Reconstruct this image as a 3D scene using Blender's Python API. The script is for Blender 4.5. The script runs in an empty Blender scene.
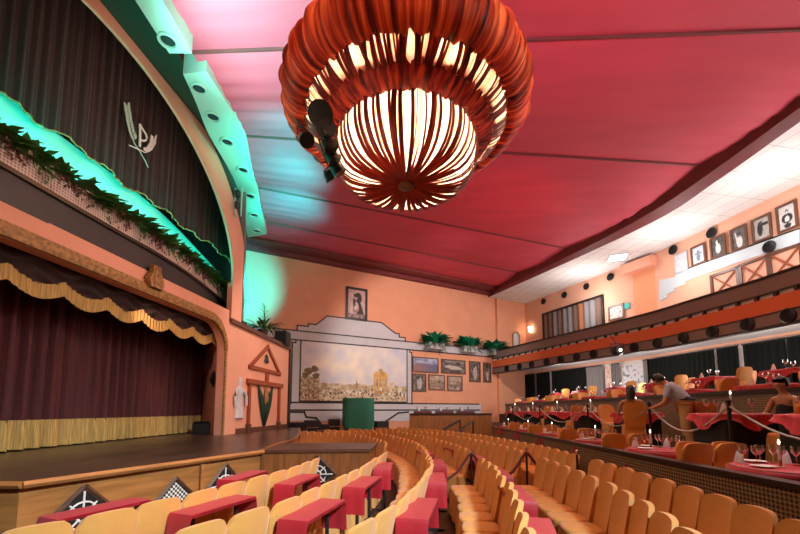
import bpy, math, random
from mathutils import Vector, noise
random.seed(7)
sc = bpy.context.scene
COL = sc.collection
PI = math.pi
# ------------------------------------------------------------------ camera model (used to measure where things stand)
F = 380.0; CH = 1.75; PT = math.atan(36/380.0)
def ray(u, v):
    b = 374-v
    return (u-400, F*math.cos(PT)-b*math.sin(PT), b*math.cos(PT)+F*math.sin(PT))
def atz(u, v, z):
    d = ray(u, v); t = (z-CH)/d[2]
    return (d[0]*t, d[1]*t)
def aty(u, v, y):
    d = ray(u, v); t = y/d[1]
    return (d[0]*t, y, CH+d[2]*t)
class Plane:
    """a vertical wall plane: s along it, z up, d out of it into the room"""
    def __init__(s, p, q, flip=1):
        L = math.hypot(q[0]-p[0], q[1]-p[1])
        s.p = p; s.L = L
        s.e = ((q[0]-p[0])/L, (q[1]-p[1])/L)
        s.n = (s.e[1]*flip, -s.e[0]*flip)
    def at(s, a, z, d=0):
        return (s.p[0]+s.e[0]*a+s.n[0]*d, s.p[1]+s.e[1]*a+s.n[1]*d, z)
    def px(s, u, v):
        d = ray(u, v)
        t = (s.p[0]*s.n[0]+s.p[1]*s.n[1])/(d[0]*s.n[0]+d[1]*s.n[1])
        x, y = d[0]*t, d[1]*t
        return ((x-s.p[0])*s.e[0]+(y-s.p[1])*s.e[1], CH+d[2]*t)
    def ang(s):
        return math.atan2(s.e[1], s.e[0])

# ------------------------------------------------------------------ materials
def lin(c):
    return tuple(((x/255)/12.92 if x/255 <= .04045 else ((x/255+.055)/1.055)**2.4) for x in c)
MATS = {}
def mat(name, col, rough=.6, metal=0, n_scale=0, n_amt=0, bump=0, b_scale=40, stretch=(1, 1, 1), col2=None, sheen=0, emit=None, es=0, spec=.5, trans=0, coat=0):
    m = bpy.data.materials.new(name); m.use_nodes = True
    nt = m.node_tree; b = nt.nodes['Principled BSDF']
    b.inputs['Base Color'].default_value = (*col, 1)
    b.inputs['Roughness'].default_value = rough
    b.inputs['Metallic'].default_value = metal
    b.inputs['Specular IOR Level'].default_value = spec
    if sheen: b.inputs['Sheen Weight'].default_value = sheen
    if coat: b.inputs['Coat Weight'].default_value = coat
    if emit:
        b.inputs['Emission Color'].default_value = (*emit, 1); b.inputs['Emission Strength'].default_value = es
    if n_amt or bump:
        tc = nt.nodes.new('ShaderNodeTexCoord'); mp = nt.nodes.new('ShaderNodeMapping')
        mp.inputs['Scale'].default_value = stretch
        nt.links.new(tc.outputs['Object'], mp.inputs['Vector'])
    if n_amt:
        nz = nt.nodes.new('ShaderNodeTexNoise'); nz.inputs['Scale'].default_value = n_scale; nz.inputs['Detail'].default_value = 4
        nt.links.new(mp.outputs[0], nz.inputs['Vector'])
        cr = nt.nodes.new('ShaderNodeValToRGB')
        c2 = col2 if col2 else tuple(c*(1-n_amt) for c in col)
        cr.color_ramp.elements[0].position = .35; cr.color_ramp.elements[0].color = (*c2, 1)
        cr.color_ramp.elements[1].position = .65; cr.color_ramp.elements[1].color = (*col, 1)
        nt.links.new(nz.outputs['Fac'], cr.inputs['Fac']); nt.links.new(cr.outputs['Color'], b.inputs['Base Color'])
    if bump:
        nb = nt.nodes.new('ShaderNodeTexNoise'); nb.inputs['Scale'].default_value = b_scale; nb.inputs['Detail'].default_value = 3
        nt.links.new(mp.outputs[0], nb.inputs['Vector'])
        bp = nt.nodes.new('ShaderNodeBump'); bp.inputs['Strength'].default_value = bump; bp.inputs['Distance'].default_value = .02
        nt.links.new(nb.outputs['Fac'], bp.inputs['Height']); nt.links.new(bp.outputs[0], b.inputs['Normal'])
    MATS[name] = m
    return m
def lattice_mat(name, ca, cb, pitch, lo=.0):
    """woven lattice: light straps, dark holes, along object x/y and z"""
    m = bpy.data.materials.new(name); m.use_nodes = True
    nt = m.node_tree; b = nt.nodes['Principled BSDF']; b.inputs['Roughness'].default_value = .55
    uv = nt.nodes.new('ShaderNodeUVMap')
    sp = nt.nodes.new('ShaderNodeSeparateXYZ'); nt.links.new(uv.outputs[0], sp.inputs[0])
    def M(op, a, bb=None):
        n = nt.nodes.new('ShaderNodeMath'); n.operation = op
        for i, x in enumerate((a, bb)):
            if x is None: continue
            if isinstance(x, (int, float)): n.inputs[i].default_value = x
            else: nt.links.new(x, n.inputs[i])
        return n.outputs[0]
    k = 2*PI/pitch
    su = M('SINE', M('MULTIPLY', M('ADD', sp.outputs[0], sp.outputs[1]), k*.7))
    sv = M('SINE', M('MULTIPLY', M('SUBTRACT', sp.outputs[0], sp.outputs[1]), k*.7))
    pr = M('MULTIPLY', su, sv)
    cr = nt.nodes.new('ShaderNodeValToRGB')
    cr.color_ramp.elements[0].position = .40+lo; cr.color_ramp.elements[0].color = (*cb, 1)
    cr.color_ramp.elements[1].position = .62+lo; cr.color_ramp.elements[1].color = (*ca, 1)
    mr = M('ADD', M('MULTIPLY', pr, .5), .5)
    nt.links.new(mr, cr.inputs['Fac']); nt.links.new(cr.outputs['Color'], b.inputs['Base Color'])
    bp = nt.nodes.new('ShaderNodeBump'); bp.inputs['Strength'].default_value = .6; bp.inputs['Distance'].default_value = .01
    nt.links.new(mr, bp.inputs['Height']); nt.links.new(bp.outputs[0], b.inputs['Normal'])
    MATS[name] = m
    return m
def paint_mat():
    m = bpy.data.materials.new('painted_print'); m.use_nodes = True
    nt = m.node_tree; b = nt.nodes['Principled BSDF']; b.inputs['Roughness'].default_value = .45
    a = nt.nodes.new('ShaderNodeAttribute'); a.attribute_name = 'paint'
    nt.links.new(a.outputs['Color'], b.inputs['Base Color'])
    return m
def strand_mat(name, c1, c2, c3, freq, transl=.5, rough=.5):
    """gathered cloth in strips of different reds, lit through from inside"""
    m = bpy.data.materials.new(name); m.use_nodes = True
    nt = m.node_tree; nt.nodes.clear()
    out = nt.nodes.new('ShaderNodeOutputMaterial')
    uv = nt.nodes.new('ShaderNodeUVMap'); mp = nt.nodes.new('ShaderNodeMapping')
    mp.inputs['Scale'].default_value = (freq, 1.2, 1)
    nt.links.new(uv.outputs[0], mp.inputs['Vector'])
    nz = nt.nodes.new('ShaderNodeTexNoise'); nz.inputs['Scale'].default_value = 1; nz.inputs['Detail'].default_value = 3
    nt.links.new(mp.outputs[0], nz.inputs['Vector'])
    cr = nt.nodes.new('ShaderNodeValToRGB'); e = cr.color_ramp.elements
    e[0].position = .36; e[0].color = (*c1, 1); e[1].position = .66; e[1].color = (*c3, 1)
    k = e.new(.5); k.color = (*c2, 1)
    nt.links.new(nz.outputs['Fac'], cr.inputs['Fac'])
    d = nt.nodes.new('ShaderNodeBsdfPrincipled'); d.inputs['Roughness'].default_value = rough
    t = nt.nodes.new('ShaderNodeBsdfTranslucent')
    mx = nt.nodes.new('ShaderNodeMixShader'); mx.inputs[0].default_value = transl
    nt.links.new(cr.outputs['Color'], d.inputs['Base Color']); nt.links.new(cr.outputs['Color'], t.inputs['Color'])
    nt.links.new(d.outputs[0], mx.inputs[1]); nt.links.new(t.outputs[0], mx.inputs[2])
    nt.links.new(mx.outputs[0], out.inputs[0])
    MATS[name] = m
    return m
def glass_mat():
    m = bpy.data.materials.new('clear_glass'); m.use_nodes = True
    nt = m.node_tree; nt.nodes.clear()
    out = nt.nodes.new('ShaderNodeOutputMaterial')
    tr = nt.nodes.new('ShaderNodeBsdfTransparent'); tr.inputs[0].default_value = (.95, .95, .95, 1)
    gl = nt.nodes.new('ShaderNodeBsdfGlossy'); gl.inputs['Roughness'].default_value = .04; gl.inputs[0].default_value = (1, 1, 1, 1)
    fr = nt.nodes.new('ShaderNodeLayerWeight'); fr.inputs[0].default_value = .62
    mx = nt.nodes.new('ShaderNodeMixShader')
    nt.links.new(fr.outputs['Facing'], mx.inputs[0]); nt.links.new(tr.outputs[0], mx.inputs[1]); nt.links.new(gl.outputs[0], mx.inputs[2])
    nt.links.new(mx.outputs[0], out.inputs[0])
    return m
GLASS = glass_mat(); PAINT = paint_mat()
cover = mat('saffron_cover_cloth', (.80, .36, .085), .62, sheen=.25, bump=.12, b_scale=14, n_scale=6, n_amt=.10)
gpeach = mat('pale_peach_plaster', (.86, .46, .31), .75, n_scale=1.3, n_amt=.06)
peach = mat('peach_plaster', (.83, .375, .22), .75, n_scale=1.3, n_amt=.06, bump=.05, b_scale=30)
pink = mat('salmon_plaster', (.86, .40, .27), .7, n_scale=1.1, n_amt=.07, bump=.04, b_scale=30)
rustpaint = mat('rust_paint', (.34, .075, .028), .6)
greyl = mat('lilac_grey_paint', (.62, .61, .65), .65, n_scale=2, n_amt=.06)
paleblue = mat('pale_blue_paint', (.60, .68, .72), .6)
blackp = mat('black_paint', (.012, .01, .012), .5)
dark = mat('black_metal', (.012, .012, .013), .45)
chrome = mat('polished_metal', (.75, .75, .75), .15, metal=1)
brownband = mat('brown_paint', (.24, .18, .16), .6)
orangeband = mat('orange_paint', (.72, .16, .05), .6)
crimcloth = mat('crimson_cloth', (.44, .010, .022), .55, sheen=.1, bump=.1, b_scale=25)
blackcloth = mat('black_skirting_cloth', (.012, .016, .014), .8)
redceil = mat('red_ceiling_cloth', (.70, .070, .115), .7, n_scale=1.1, n_amt=.12, bump=.25, b_scale=3.2, stretch=(.35, 1.6, 1))
maroon = mat('maroon_beam_paint', (.20, .028, .03), .6, n_scale=2, n_amt=.2)
drape = mat('dark_maroon_velvet', (.036, .009, .007), .8, sheen=.1, n_scale=8, n_amt=.35, stretch=(3, 3, .15))
drape2 = mat('wine_velvet', (.105, .011, .013), .75, sheen=.12, n_scale=8, n_amt=.45, stretch=(3, 3, .12))
gold = mat('gold_fringe', (.70, .44, .12), .6, n_scale=30, n_amt=.5, stretch=(2, 2, .06), bump=.4, b_scale=60)
goldorn = mat('gilt_ornament', (.52, .27, .085), .5, n_scale=14, n_amt=.55, bump=.9, b_scale=18)
wood = mat('varnished_wood', (.48, .19, .055), .35, n_scale=3, n_amt=.35, stretch=(.5, .5, 5), coat=.2)
woodd = mat('dark_wood', (.12, .05, .028), .4, n_scale=4, n_amt=.4, stretch=(1, 1, 4))
stagefl = mat('stage_boards', (.10, .055, .038), .32, n_scale=1.2, n_amt=.55, stretch=(1.2, .5, 1))
floorm = mat('dark_carpet', (.10, .042, .028), .7, n_scale=5, n_amt=.45)
greyband = mat('charcoal_paint', (.042, .037, .040), .5, n_scale=1, n_amt=.2)
darkgreen = mat('bottle_green_paint_and_shade', (.008, .036, .02), .6)  # paint of the reliefs; on the cove it stands for wall shade
mint = mat('mint_plaster', (.44, .58, .50), .6)
whitec = mat('white_plaster', (.86, .83, .82), .7)
whitew = mat('white_wall_paint', (.84, .76, .72), .7)
greencloth = mat('green_cover_cloth', (.02, .19, .13), .7, bump=.15, b_scale=9)
leafm = mat('green_leaf', (.11, .34, .07), .5, n_scale=9, n_amt=.5)
leafd = mat('dark_leaf', (.07, .23, .05), .5, n_scale=9, n_amt=.5)
spotblack = mat('matt_black_lamp', (.003, .003, .003), .35, spec=.25)
leafb = mat('teal_lit_leaf', (.03, .46, .24), .45, n_scale=9, n_amt=.4)  # teal-green light on the wall plants put into the leaf colour
runwood = mat('runway_wood', (.30, .105, .030), .4, n_scale=3, n_amt=.35, stretch=(5, .5, .5))
leafr = mat('dry_trailing_leaf', (.16, .05, .035), .6, n_scale=9, n_amt=.4)
tealem = mat('teal_led', (.0, .6, .5), .5, emit=(.0, 1, .78), es=9)
warmem = mat('lamp_glow', (1, .9, .7), .5, emit=(1, .82, .55), es=10)
whiteem = mat('white_panel_lamp', (1, 1, 1), .5, emit=(1, 1, 1), es=6)
capm = mat('dark_rail_lacquer', (.03, .018, .014), .3)
blackcurt = mat('black_curtain_cloth', (.010, .011, .010), .9, spec=.1)
greycurt = mat('grey_curtain_cloth', (.22, .20, .20), .8)
browncurt = mat('brown_curtain_cloth', (.16, .085, .06), .8)
skin = mat('skin', (.52, .25, .15), .5)
hairm = mat('dark_hair', (.012, .009, .008), .4)
shirtm = mat('pale_blue_shirt', (.42, .52, .66), .8)
khaki = mat('khaki_cloth', (.55, .36, .14), .8)
blackfab = mat('black_clothing', (.015, .014, .016), .8)
china = mat('white_china', (.82, .80, .78), .25)
napm = mat('white_napkin', (.80, .74, .72), .8)
ropem = mat('grey_rope', (.42, .40, .36), .6)
redrope = mat('red_velvet_rope', (.16, .015, .018), .7, sheen=.5)
frameb = mat('black_frame', (.02, .014, .012), .35)
framew = mat('brown_frame', (.14, .055, .03), .4)
lat_par = lattice_mat('woven_lattice', (.46, .25, .12), (.07, .03, .016), .066, -.06)
lat_plant = lattice_mat('pale_lattice', (.72, .58, .53), (.34, .22, .18), .075, -.10)
lat_grey = lattice_mat('greyish_lattice', (.30, .22, .16), (.17, .12, .09), .06)
white_lat = lattice_mat('vent_lattice', (.85, .8, .72), (.01, .008, .008), .07)
cloth_red = strand_mat('red_strand_cloth', (.05, .004, .004), (.36, .036, .016), (.85, .20, .07), 120, .34)
cloth_roll = strand_mat('red_roll_cloth', (.05, .004, .005), (.20, .012, .010), (.45, .05, .02), 120, .15)
lining = strand_mat('pale_lining_cloth', (.80, .42, .26), (.95, .72, .52), (.98, .88, .74), 60, .75)

# ------------------------------------------------------------------ mesh building
class MB:
    def __init__(s): s.v = []; s.f = []; s.m = []; s.uv = {}
    def add(s, vs, fs, mi=0, uvs=None):
        o = len(s.v); s.v += [tuple(map(float, p)) for p in vs]
        for f in fs: s.f.append([i+o for i in f]); s.m.append(mi)
        if uvs:
            for i, q in enumerate(uvs): s.uv[o+i] = q
        return s
    def box(s, x0, x1, y0, y1, z0, z1, mi=0):
        return s.add([(x0,y0,z0),(x1,y0,z0),(x1,y1,z0),(x0,y1,z0),(x0,y0,z1),(x1,y0,z1),(x1,y1,z1),(x0,y1,z1)],
                     [(3,2,1,0),(4,5,6,7),(0,1,5,4),(1,2,6,5),(2,3,7,6),(3,0,4,7)], mi)
    def prism(s, pts, vec, mi=0):
        n = len(pts)
        q = [(p[0]+vec[0], p[1]+vec[1], p[2]+vec[2]) for p in pts]
        fs = [list(range(n))[::-1], list(range(n, 2*n))]+[(i, (i+1) % n, n+(i+1) % n, n+i) for i in range(n)]
        return s.add(list(pts)+q, fs, mi)
    def wall(s, line, z0, z1, th=.1, mi=0, side=1):
        """upright slab along a plan polyline (with uv in metres)"""
        n = len(line); nor = []
        for i in range(n):
            a = line[max(0, i-1)]; b = line[min(n-1, i+1)]
            L = math.hypot(b[0]-a[0], b[1]-a[1]); nor.append(((b[1]-a[1])/L*side, -(b[0]-a[0])/L*side))
        vs = []; uvs = []; d = 0
        for i, p in enumerate(line):
            if i: d += math.hypot(p[0]-line[i-1][0], p[1]-line[i-1][1])
            q = (p[0]-nor[i][0]*th, p[1]-nor[i][1]*th)
            vs += [(p[0], p[1], z0), (p[0], p[1], z1), (q[0], q[1], z0), (q[0], q[1], z1)]
            uvs += [(d, z0), (d, z1), (d, z0), (d, z1)]
        fs = []
        for i in range(n-1):
            a = 4*i; b = a+4
            fs += [(a, b, b+1, a+1), (a+2, a+3, b+3, b+2), (a+1, b+1, b+3, a+3), (a, a+2, b+2, b)]
        fs += [(0, 1, 3, 2), (4*n-4, 4*n-2, 4*n-1, 4*n-3)]
        return s.add(vs, fs, mi, uvs)
    def tube(s, path, r, n=8, mi=0):
        vs = []; m = len(path); up = Vector((0, 0, 1))
        rr = r if isinstance(r, (list, tuple)) else [r]*m
        for i, p in enumerate(path):
            a = Vector(path[max(0, i-1)]); b = Vector(path[min(m-1, i+1)]); t = (b-a).normalized()
            ref = up if abs(t.z) < .95 else Vector((1, 0, 0))
            x = t.cross(ref).normalized(); y = x.cross(t)
            for k in range(n):
                c = 2*PI*k/n; q = Vector(p)+x*math.cos(c)*rr[i]+y*math.sin(c)*rr[i]; vs.append(tuple(q))
        fs = [(i*n+k, i*n+(k+1) % n, (i+1)*n+(k+1) % n, (i+1)*n+k) for i in range(m-1) for k in range(n)]
        fs += [list(range(n))[::-1], list(range((m-1)*n, m*n))]
        return s.add(vs, fs, mi)
    def lathe(s, prof, n=20, c=(0, 0, 0), mi=0, close=True):
        vs = [(c[0]+r*math.cos(2*PI*k/n), c[1]+r*math.sin(2*PI*k/n), c[2]+z) for r, z in prof for k in range(n)]
        fs = [(i*n+k, i*n+(k+1) % n, (i+1)*n+(k+1) % n, (i+1)*n+k) for i in range(len(prof)-1) for k in range(n)]
        if close: fs += [list(range(n))[::-1], list(range((len(prof)-1)*n, len(prof)*n))]
        return s.add(vs, fs, mi)
    def grid(s, fn, nu, nv, mi=0, uvs=False):
        vs = [fn(i/nu, j/nv) for j in range(nv+1) for i in range(nu+1)]
        w = nu+1
        fs = [(j*w+i, j*w+i+1, (j+1)*w+i+1, (j+1)*w+i) for j in range(nv) for i in range(nu)]
        return s.add(vs, fs, mi, [(i/nu, j/nv) for j in range(nv+1) for i in range(nu+1)] if uvs else None)
    def shell(s, fn, nu, nv, off, mi=0):
        """grid with thickness off (vector), closed round its border"""
        w = nu+1; A = [fn(i/nu, j/nv) for j in range(nv+1) for i in range(nu+1)]
        B = [tuple(a[k]+off[k] for k in range(3)) for a in A]; N = len(A)
        q = [(j*w+i, j*w+i+1, (j+1)*w+i+1, (j+1)*w+i) for j in range(nv) for i in range(nu)]
        fs = list(q)+[tuple(N+i for i in f[::-1]) for f in q]
        bd = [i for i in range(w)]+[j*w+nu for j in range(1, nv+1)]+[nv*w+i for i in range(nu-1, -1, -1)]+[j*w for j in range(nv-1, 0, -1)]
        for k in range(len(bd)):
            a, b = bd[k], bd[(k+1) % len(bd)]; fs.append((b, a, N+a, N+b))
        return s.add(A+B, fs, mi)
    def rings(s, rows, mi=0, cap0=True, cap1=True):
        n = len(rows[0]); vs = [p for r in rows for p in r]
        fs = [(i*n+k, i*n+(k+1) % n, (i+1)*n+(k+1) % n, (i+1)*n+k) for i in range(len(rows)-1) for k in range(n)]
        if cap0: fs.append(list(range(n))[::-1])
        if cap1: fs.append(list(range((len(rows)-1)*n, len(rows)*n)))
        return s.add(vs, fs, mi)
    def build(s, name, mats, parent=None, smooth=True, world=False, center=True, ang=40):
        vs = s.v; loc = (0, 0, 0)
        if parent is not None and world:
            L, rz = LOC[parent.name]; c, sn = math.cos(-rz), math.sin(-rz)
            vs = [((x-L[0])*c-(y-L[1])*sn, (x-L[0])*sn+(y-L[1])*c, z-L[2]) for x, y, z in vs]
        elif parent is None and center and vs:
            xs = [p[0] for p in vs]; ys = [p[1] for p in vs]; zs = [p[2] for p in vs]
            loc = ((min(xs)+max(xs))/2, (min(ys)+max(ys))/2, min(zs))
            vs = [(x-loc[0], y-loc[1], z-loc[2]) for x, y, z in vs]
        me = bpy.data.meshes.new(name); me.from_pydata(vs, [], s.f)
        if not isinstance(mats, (list, tuple)): mats = [mats]
        for m in mats: me.materials.append(m)
        me.polygons.foreach_set('material_index', s.m)
        if s.uv:
            ul = me.uv_layers.new(name='UVMap')
            for l in me.loops: ul.data[l.index].uv = s.uv.get(l.vertex_index, (0, 0))
        me.validate(); me.update()
        if smooth:
            me.polygons.foreach_set('use_smooth', [True]*len(me.polygons))
            me.set_sharp_from_angle(angle=math.radians(ang))
        o = bpy.data.objects.new(name, me); COL.objects.link(o); o.location = loc
        if parent is not None: o.parent = parent
        LOC[o.name] = (loc, 0)
        return o
LOC = {}
def tag(o, label, cat, group=None, kind=None):
    o['label'] = label; o['category'] = cat
    if group: o['group'] = group
    if kind: o['kind'] = kind
    return o
def thing(name, label, cat, loc=(0, 0, 0), rz=0, group=None):
    o = bpy.data.objects.new(name, None); COL.objects.link(o)
    o.location = loc; o.rotation_euler = (0, 0, rz); o.empty_display_size = .1
    LOC[o.name] = (tuple(loc), rz)
    return tag(o, label, cat, group)
def struct(o, label=None, cat=None):
    o['kind'] = 'structure'
    if label: o['label'] = label; o['category'] = cat
    return o
def dup(root, loc, rz, label, group=None):
    r = root.copy(); COL.objects.link(r); r.location = loc; r.rotation_euler = (0, 0, rz); r['label'] = label
    if group: r['group'] = group
    LOC[r.name] = (tuple(loc), rz)
    for ch in list(root.children):
        c = ch.copy(); COL.objects.link(c); c.parent = r
        for g in list(ch.children):
            d = g.copy(); COL.objects.link(d); d.parent = c
    return r
ONES = 'zeroth first second third fourth fifth sixth seventh eighth ninth tenth eleventh twelfth thirteenth fourteenth fifteenth sixteenth seventeenth eighteenth nineteenth'.split()
TENS = {2: 'twent', 3: 'thirt', 4: 'fort', 5: 'fift'}
def ordw(n):
    if n < 20: return ONES[n]
    t, o = divmod(n, 10)
    return TENS[t]+('ieth' if o == 0 else 'y-'+ONES[o])
def smoothline(pts, step=.5):
    """Catmull-Rom through plan points, resampled at even arc length"""
    P = [pts[0]]+list(pts)+[pts[-1]]; out = []
    for i in range(1, len(P)-2):
        for k in range(24):
            t = k/24; r = []
            for c in range(len(pts[0])):
                a, b, d, e = P[i-1][c], P[i][c], P[i+1][c], P[i+2][c]
                r.append(.5*(2*b+(d-a)*t+(2*a-5*b+4*d-e)*t*t+(3*b-a-3*d+e)*t**3))
            out.append(tuple(r))
    out.append(tuple(pts[-1]))
    res = [out[0]]; acc = 0
    for i in range(1, len(out)):
        d = math.dist(out[i], out[i-1]); pos = 0
        while acc+d-pos >= step:
            pos += step-acc; t = pos/d; acc = 0
            res.append(tuple(out[i-1][c]+(out[i][c]-out[i-1][c])*t for c in range(len(pts[0]))))
        acc += d-pos
    return res
def offs(line, d):
    n = len(line); r = []
    for i in range(n):
        a = line[max(0, i-1)]; b = line[min(n-1, i+1)]; L = math.hypot(b[0]-a[0], b[1]-a[1])
        r.append((line[i][0]+(b[1]-a[1])/L*d, line[i][1]-(b[0]-a[0])/L*d))
    return r
def band(name, line, prof, mats, parent=None, closed=True):
    """sweep a (d, z) section along a plan line; d is measured to the line's right"""
    b = MB(); rows = [[(p[0], p[1], z) for p in offs(line, d)] for d, z in prof]
    n = len(line); k = len(prof)
    vs = [rows[j][i] for j in range(k) for i in range(n)]
    L = [0]
    for i in range(1, n): L.append(L[-1]+math.dist(line[i], line[i-1]))
    uv = [(L[i], prof[j][1]) for j in range(k) for i in range(n)]
    fs = [(j*n+i, j*n+i+1, ((j+1) % k)*n+i+1, ((j+1) % k)*n+i) for j in range(k if closed else k-1) for i in range(n-1)]
    if closed: fs += [[j*n for j in range(k)], [j*n+n-1 for j in range(k)][::-1]]
    b.add(vs, fs, 0, uv)
    return b.build(name, mats, parent, smooth=True, world=parent is not None, ang=35)

# ================================================================== THE SETTING
PRO = Plane((-6.75, 0), (-5.83, 10))                # proscenium wall, stage on its far side
MUR = Plane((-7.54, 17.84), (6.95, 25.8))           # wall with the mural
WA = Plane((9.05, 26.95), (12.5, 18.35), 1)         # gallery wall, far stretch
WB = Plane((12.5, 18.35), (13.58, 12.6), 1)         # gallery wall, near stretch
for W in (WA, WB):
    if W.n[0] > 0: W.n = (-W.n[0], -W.n[1])
def mural_y(x): return 17.84+(x+7.54)*.5493

struct(MB().box(-14, 16, -6, 32, -.2, 0).build('floor', floorm, smooth=False), 'dark brown carpeted floor of the seating hall', 'floor')
# --- mural wall
b = MB(); b.prism([MUR.at(-3, 0), MUR.at(18.93, 0), MUR.at(18.93, 10.4), MUR.at(-3, 10.4)], (-MUR.n[0]*.3, -MUR.n[1]*.3, 0))
struct(b.build('wall_far', peach, smooth=False), 'peach plaster wall carrying the painted mural', 'wall')
b = MB(); b.prism([MUR.at(-3, 9.5), MUR.at(15.7, 9.5), MUR.at(15.7, 10), MUR.at(-3, 10)], (MUR.n[0]*.3, MUR.n[1]*.3, 0))
struct(b.build('trim_1', maroon, smooth=False), 'maroon cornice beam along the top of the mural wall', 'beam')
b = MB(); b.prism([MUR.at(-2, 9.7, .3), MUR.at(15.4, 9.7, .3), MUR.at(15.4, 10, .3), MUR.at(-2, 10, .3)], (MUR.n[0]*.75, MUR.n[1]*.75, 0))
struct(b.build('trim_2', maroon, smooth=False), 'second stepped cornice beam below the red ceiling cloth', 'beam')
b = MB(); b.prism([MUR.at(16.05, 0), MUR.at(16.3, 0), MUR.at(16.3, 9.4), MUR.at(16.05, 9.4)], (MUR.n[0]*.2, MUR.n[1]*.2, 0))
struct(b.build('trim_3', peach, smooth=False), 'narrow peach pilaster at the end of the mural wall', 'pilaster')
# --- gallery wall
wl = [(9.05, 26.95), (12.5, 18.35), (13.58, 12.6), (14.2, 9.0), (14.4, 4), (14.4, -4)]
struct(MB().wall(wl, 4.3, 9.9, .25, side=1).build('wall_gallery', gpeach, smooth=False), 'peach plaster wall behind the upper gallery', 'wall')
struct(MB().wall(wl, 0, 4.3, .25, side=1).build('wall_right', whitew, smooth=False), 'pale wall behind the curtains under the gallery', 'wall')
# --- beam round the red ceiling
up_px = [(504, 280), (598, 230), (676, 180), (800, 86)]
lo_px = [(490, 300), (636, 230), (717, 180), (800, 121)]
inner = [(6.3, 24.6)]+[atz(u, v, 9.9) for u, v in up_px]+[(10.3, 4), (10.2, -4)]
outer = [atz(u, v, 9.4) for u, v in lo_px]
outer = [(5.9, 25.5)]+outer[1:]+[(10.75, 4), (10.6, -4)]
inn = smoothline(inner, .6); outr = smoothline(outer, .6)
def resamp(line, n):
    L = [0]
    for i in range(1, len(line)): L.append(L[-1]+math.dist(line[i], line[i-1]))
    r = []
    for k in range(n+1):
        t = L[-1]*k/n; i = 0
        while i < len(L)-2 and L[i+1] < t: i += 1
        f = (t-L[i])/(L[i+1]-L[i]); r.append(tuple(line[i][c]+(line[i+1][c]-line[i][c])*f for c in range(len(line[0]))))
    return r
I = resamp(inn, 40); O = resamp(outr, 40); W2 = resamp(wl, 40)
b = MB(); b.grid(lambda u, v: (*(I[int(round(u*40))]), 9.95) if v == 0 else ((*(O[int(round(u*40))]), 9.38) if v == 1 else (*[(I[int(round(u*40))][c]*.65+O[int(round(u*40))][c]*.35) for c in (0, 1)], 9.5)), 40, 2)
b.grid(lambda u, v: (O[int(round(u*40))][0]+v*.02, O[int(round(u*40))][1], 9.38+v*.6), 40, 1)
struct(b.build('trim_4', maroon, ang=30), 'curved maroon beam edging the red cloth ceiling', 'beam')
# --- white gallery ceiling
def tile_mat():
    m = bpy.data.materials.new('white_ceiling_tiles'); m.use_nodes = True
    nt = m.node_tree; bs = nt.nodes['Principled BSDF']; bs.inputs['Roughness'].default_value = .8
    tc = nt.nodes.new('ShaderNodeTexCoord'); mp = nt.nodes.new('ShaderNodeMapping'); mp.inputs['Rotation'].default_value = (0, 0, 1.39)
    br = nt.nodes.new('ShaderNodeTexBrick'); br.inputs['Scale'].default_value = 1; br.offset = 0
    br.inputs['Brick Width'].default_value = 1.2; br.inputs['Row Height'].default_value = .6; br.inputs['Mortar Size'].default_value = .012
    br.inputs['Color1'].default_value = (.84, .81, .80, 1); br.inputs['Color2'].default_value = (.80, .77, .76, 1); br.inputs['Mortar'].default_value = (.45, .42, .41, 1)
    nt.links.new(tc.outputs['Object'], mp.inputs[0]); nt.links.new(mp.outputs[0], br.inputs[0]); nt.links.new(br.outputs[0], bs.inputs['Base Color'])
    return m
b = MB(); b.grid(lambda u, v: (*[O[int(round(u*40))][c]*(1-v)+W2[int(round(u*40))][c]*v for c in (0, 1)], 9.42), 40, 1)
struct(b.build('ceiling_gallery', tile_mat(), smooth=False), 'white tiled ceiling over the upper gallery', 'ceiling')
# --- red cloth ceiling in sagging panels between cords
seams = [((-4.9, -4), (10.2, -4)), ((-4.9, 0), (10.3, 0)), ((-4.85, 4), (10.3, 4)),
         ((-4.75, 7.95), (10.3, 7.36)), ((-4.6, 10.6), (10.25, 12.0)), ((-5.2, 13.24), (8.6, 18.6)), ((-5.8, 15.8), (7.0, 21.9)), ((-7.2, 17.3), (6.2, 24.9))]
CZ = 9.9
for k in range(len(seams)-1):
    (a0, a1), (b0, b1) = seams[k], seams[k+1]
    def fn(u, v, a0=a0, a1=a1, b0=b0, b1=b1, k=k):
        x = (a0[0]*(1-u)+a1[0]*u)*(1-v)+(b0[0]*(1-u)+b1[0]*u)*v
        y = (a0[1]*(1-u)+a1[1]*u)*(1-v)+(b0[1]*(1-u)+b1[1]*u)*v
        sag = .16*math.sin(PI*v)*(1 if k < 5 else .6)
        ge = math.exp(-u*9)*.10*math.sin(v*21+k)+math.exp(-(1-u)*12)*.05*math.sin(v*25)
        wr = .035*noise.noise(Vector((x*.25, y*1.1, k)))+.02*noise.noise(Vector((x*.7+3, y*2.2, k)))
        return (x, y, CZ-sag-(abs(ge)+wr)*math.sin(PI*v))
    b = MB(); b.grid(fn, 70, 30)
    struct(b.build('ceiling' if k == 0 else 'ceiling_%d' % k, redceil, ang=80), 'sagging red cloth ceiling panel, %s counted from over the camera' % ordw(k+1), 'ceiling')
    if k: 
        b = MB(); b.tube([(a0[0]+(a1[0]-a0[0])*t/12, a0[1]+(a1[1]-a0[1])*t/12, CZ-.01) for t in range(13)], .045, 6)
        struct(b.build('trim_%d' % (4+k), maroon), 'dark cord seam between red ceiling cloths, %s from over the camera' % ordw(k), 'seam')
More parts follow.
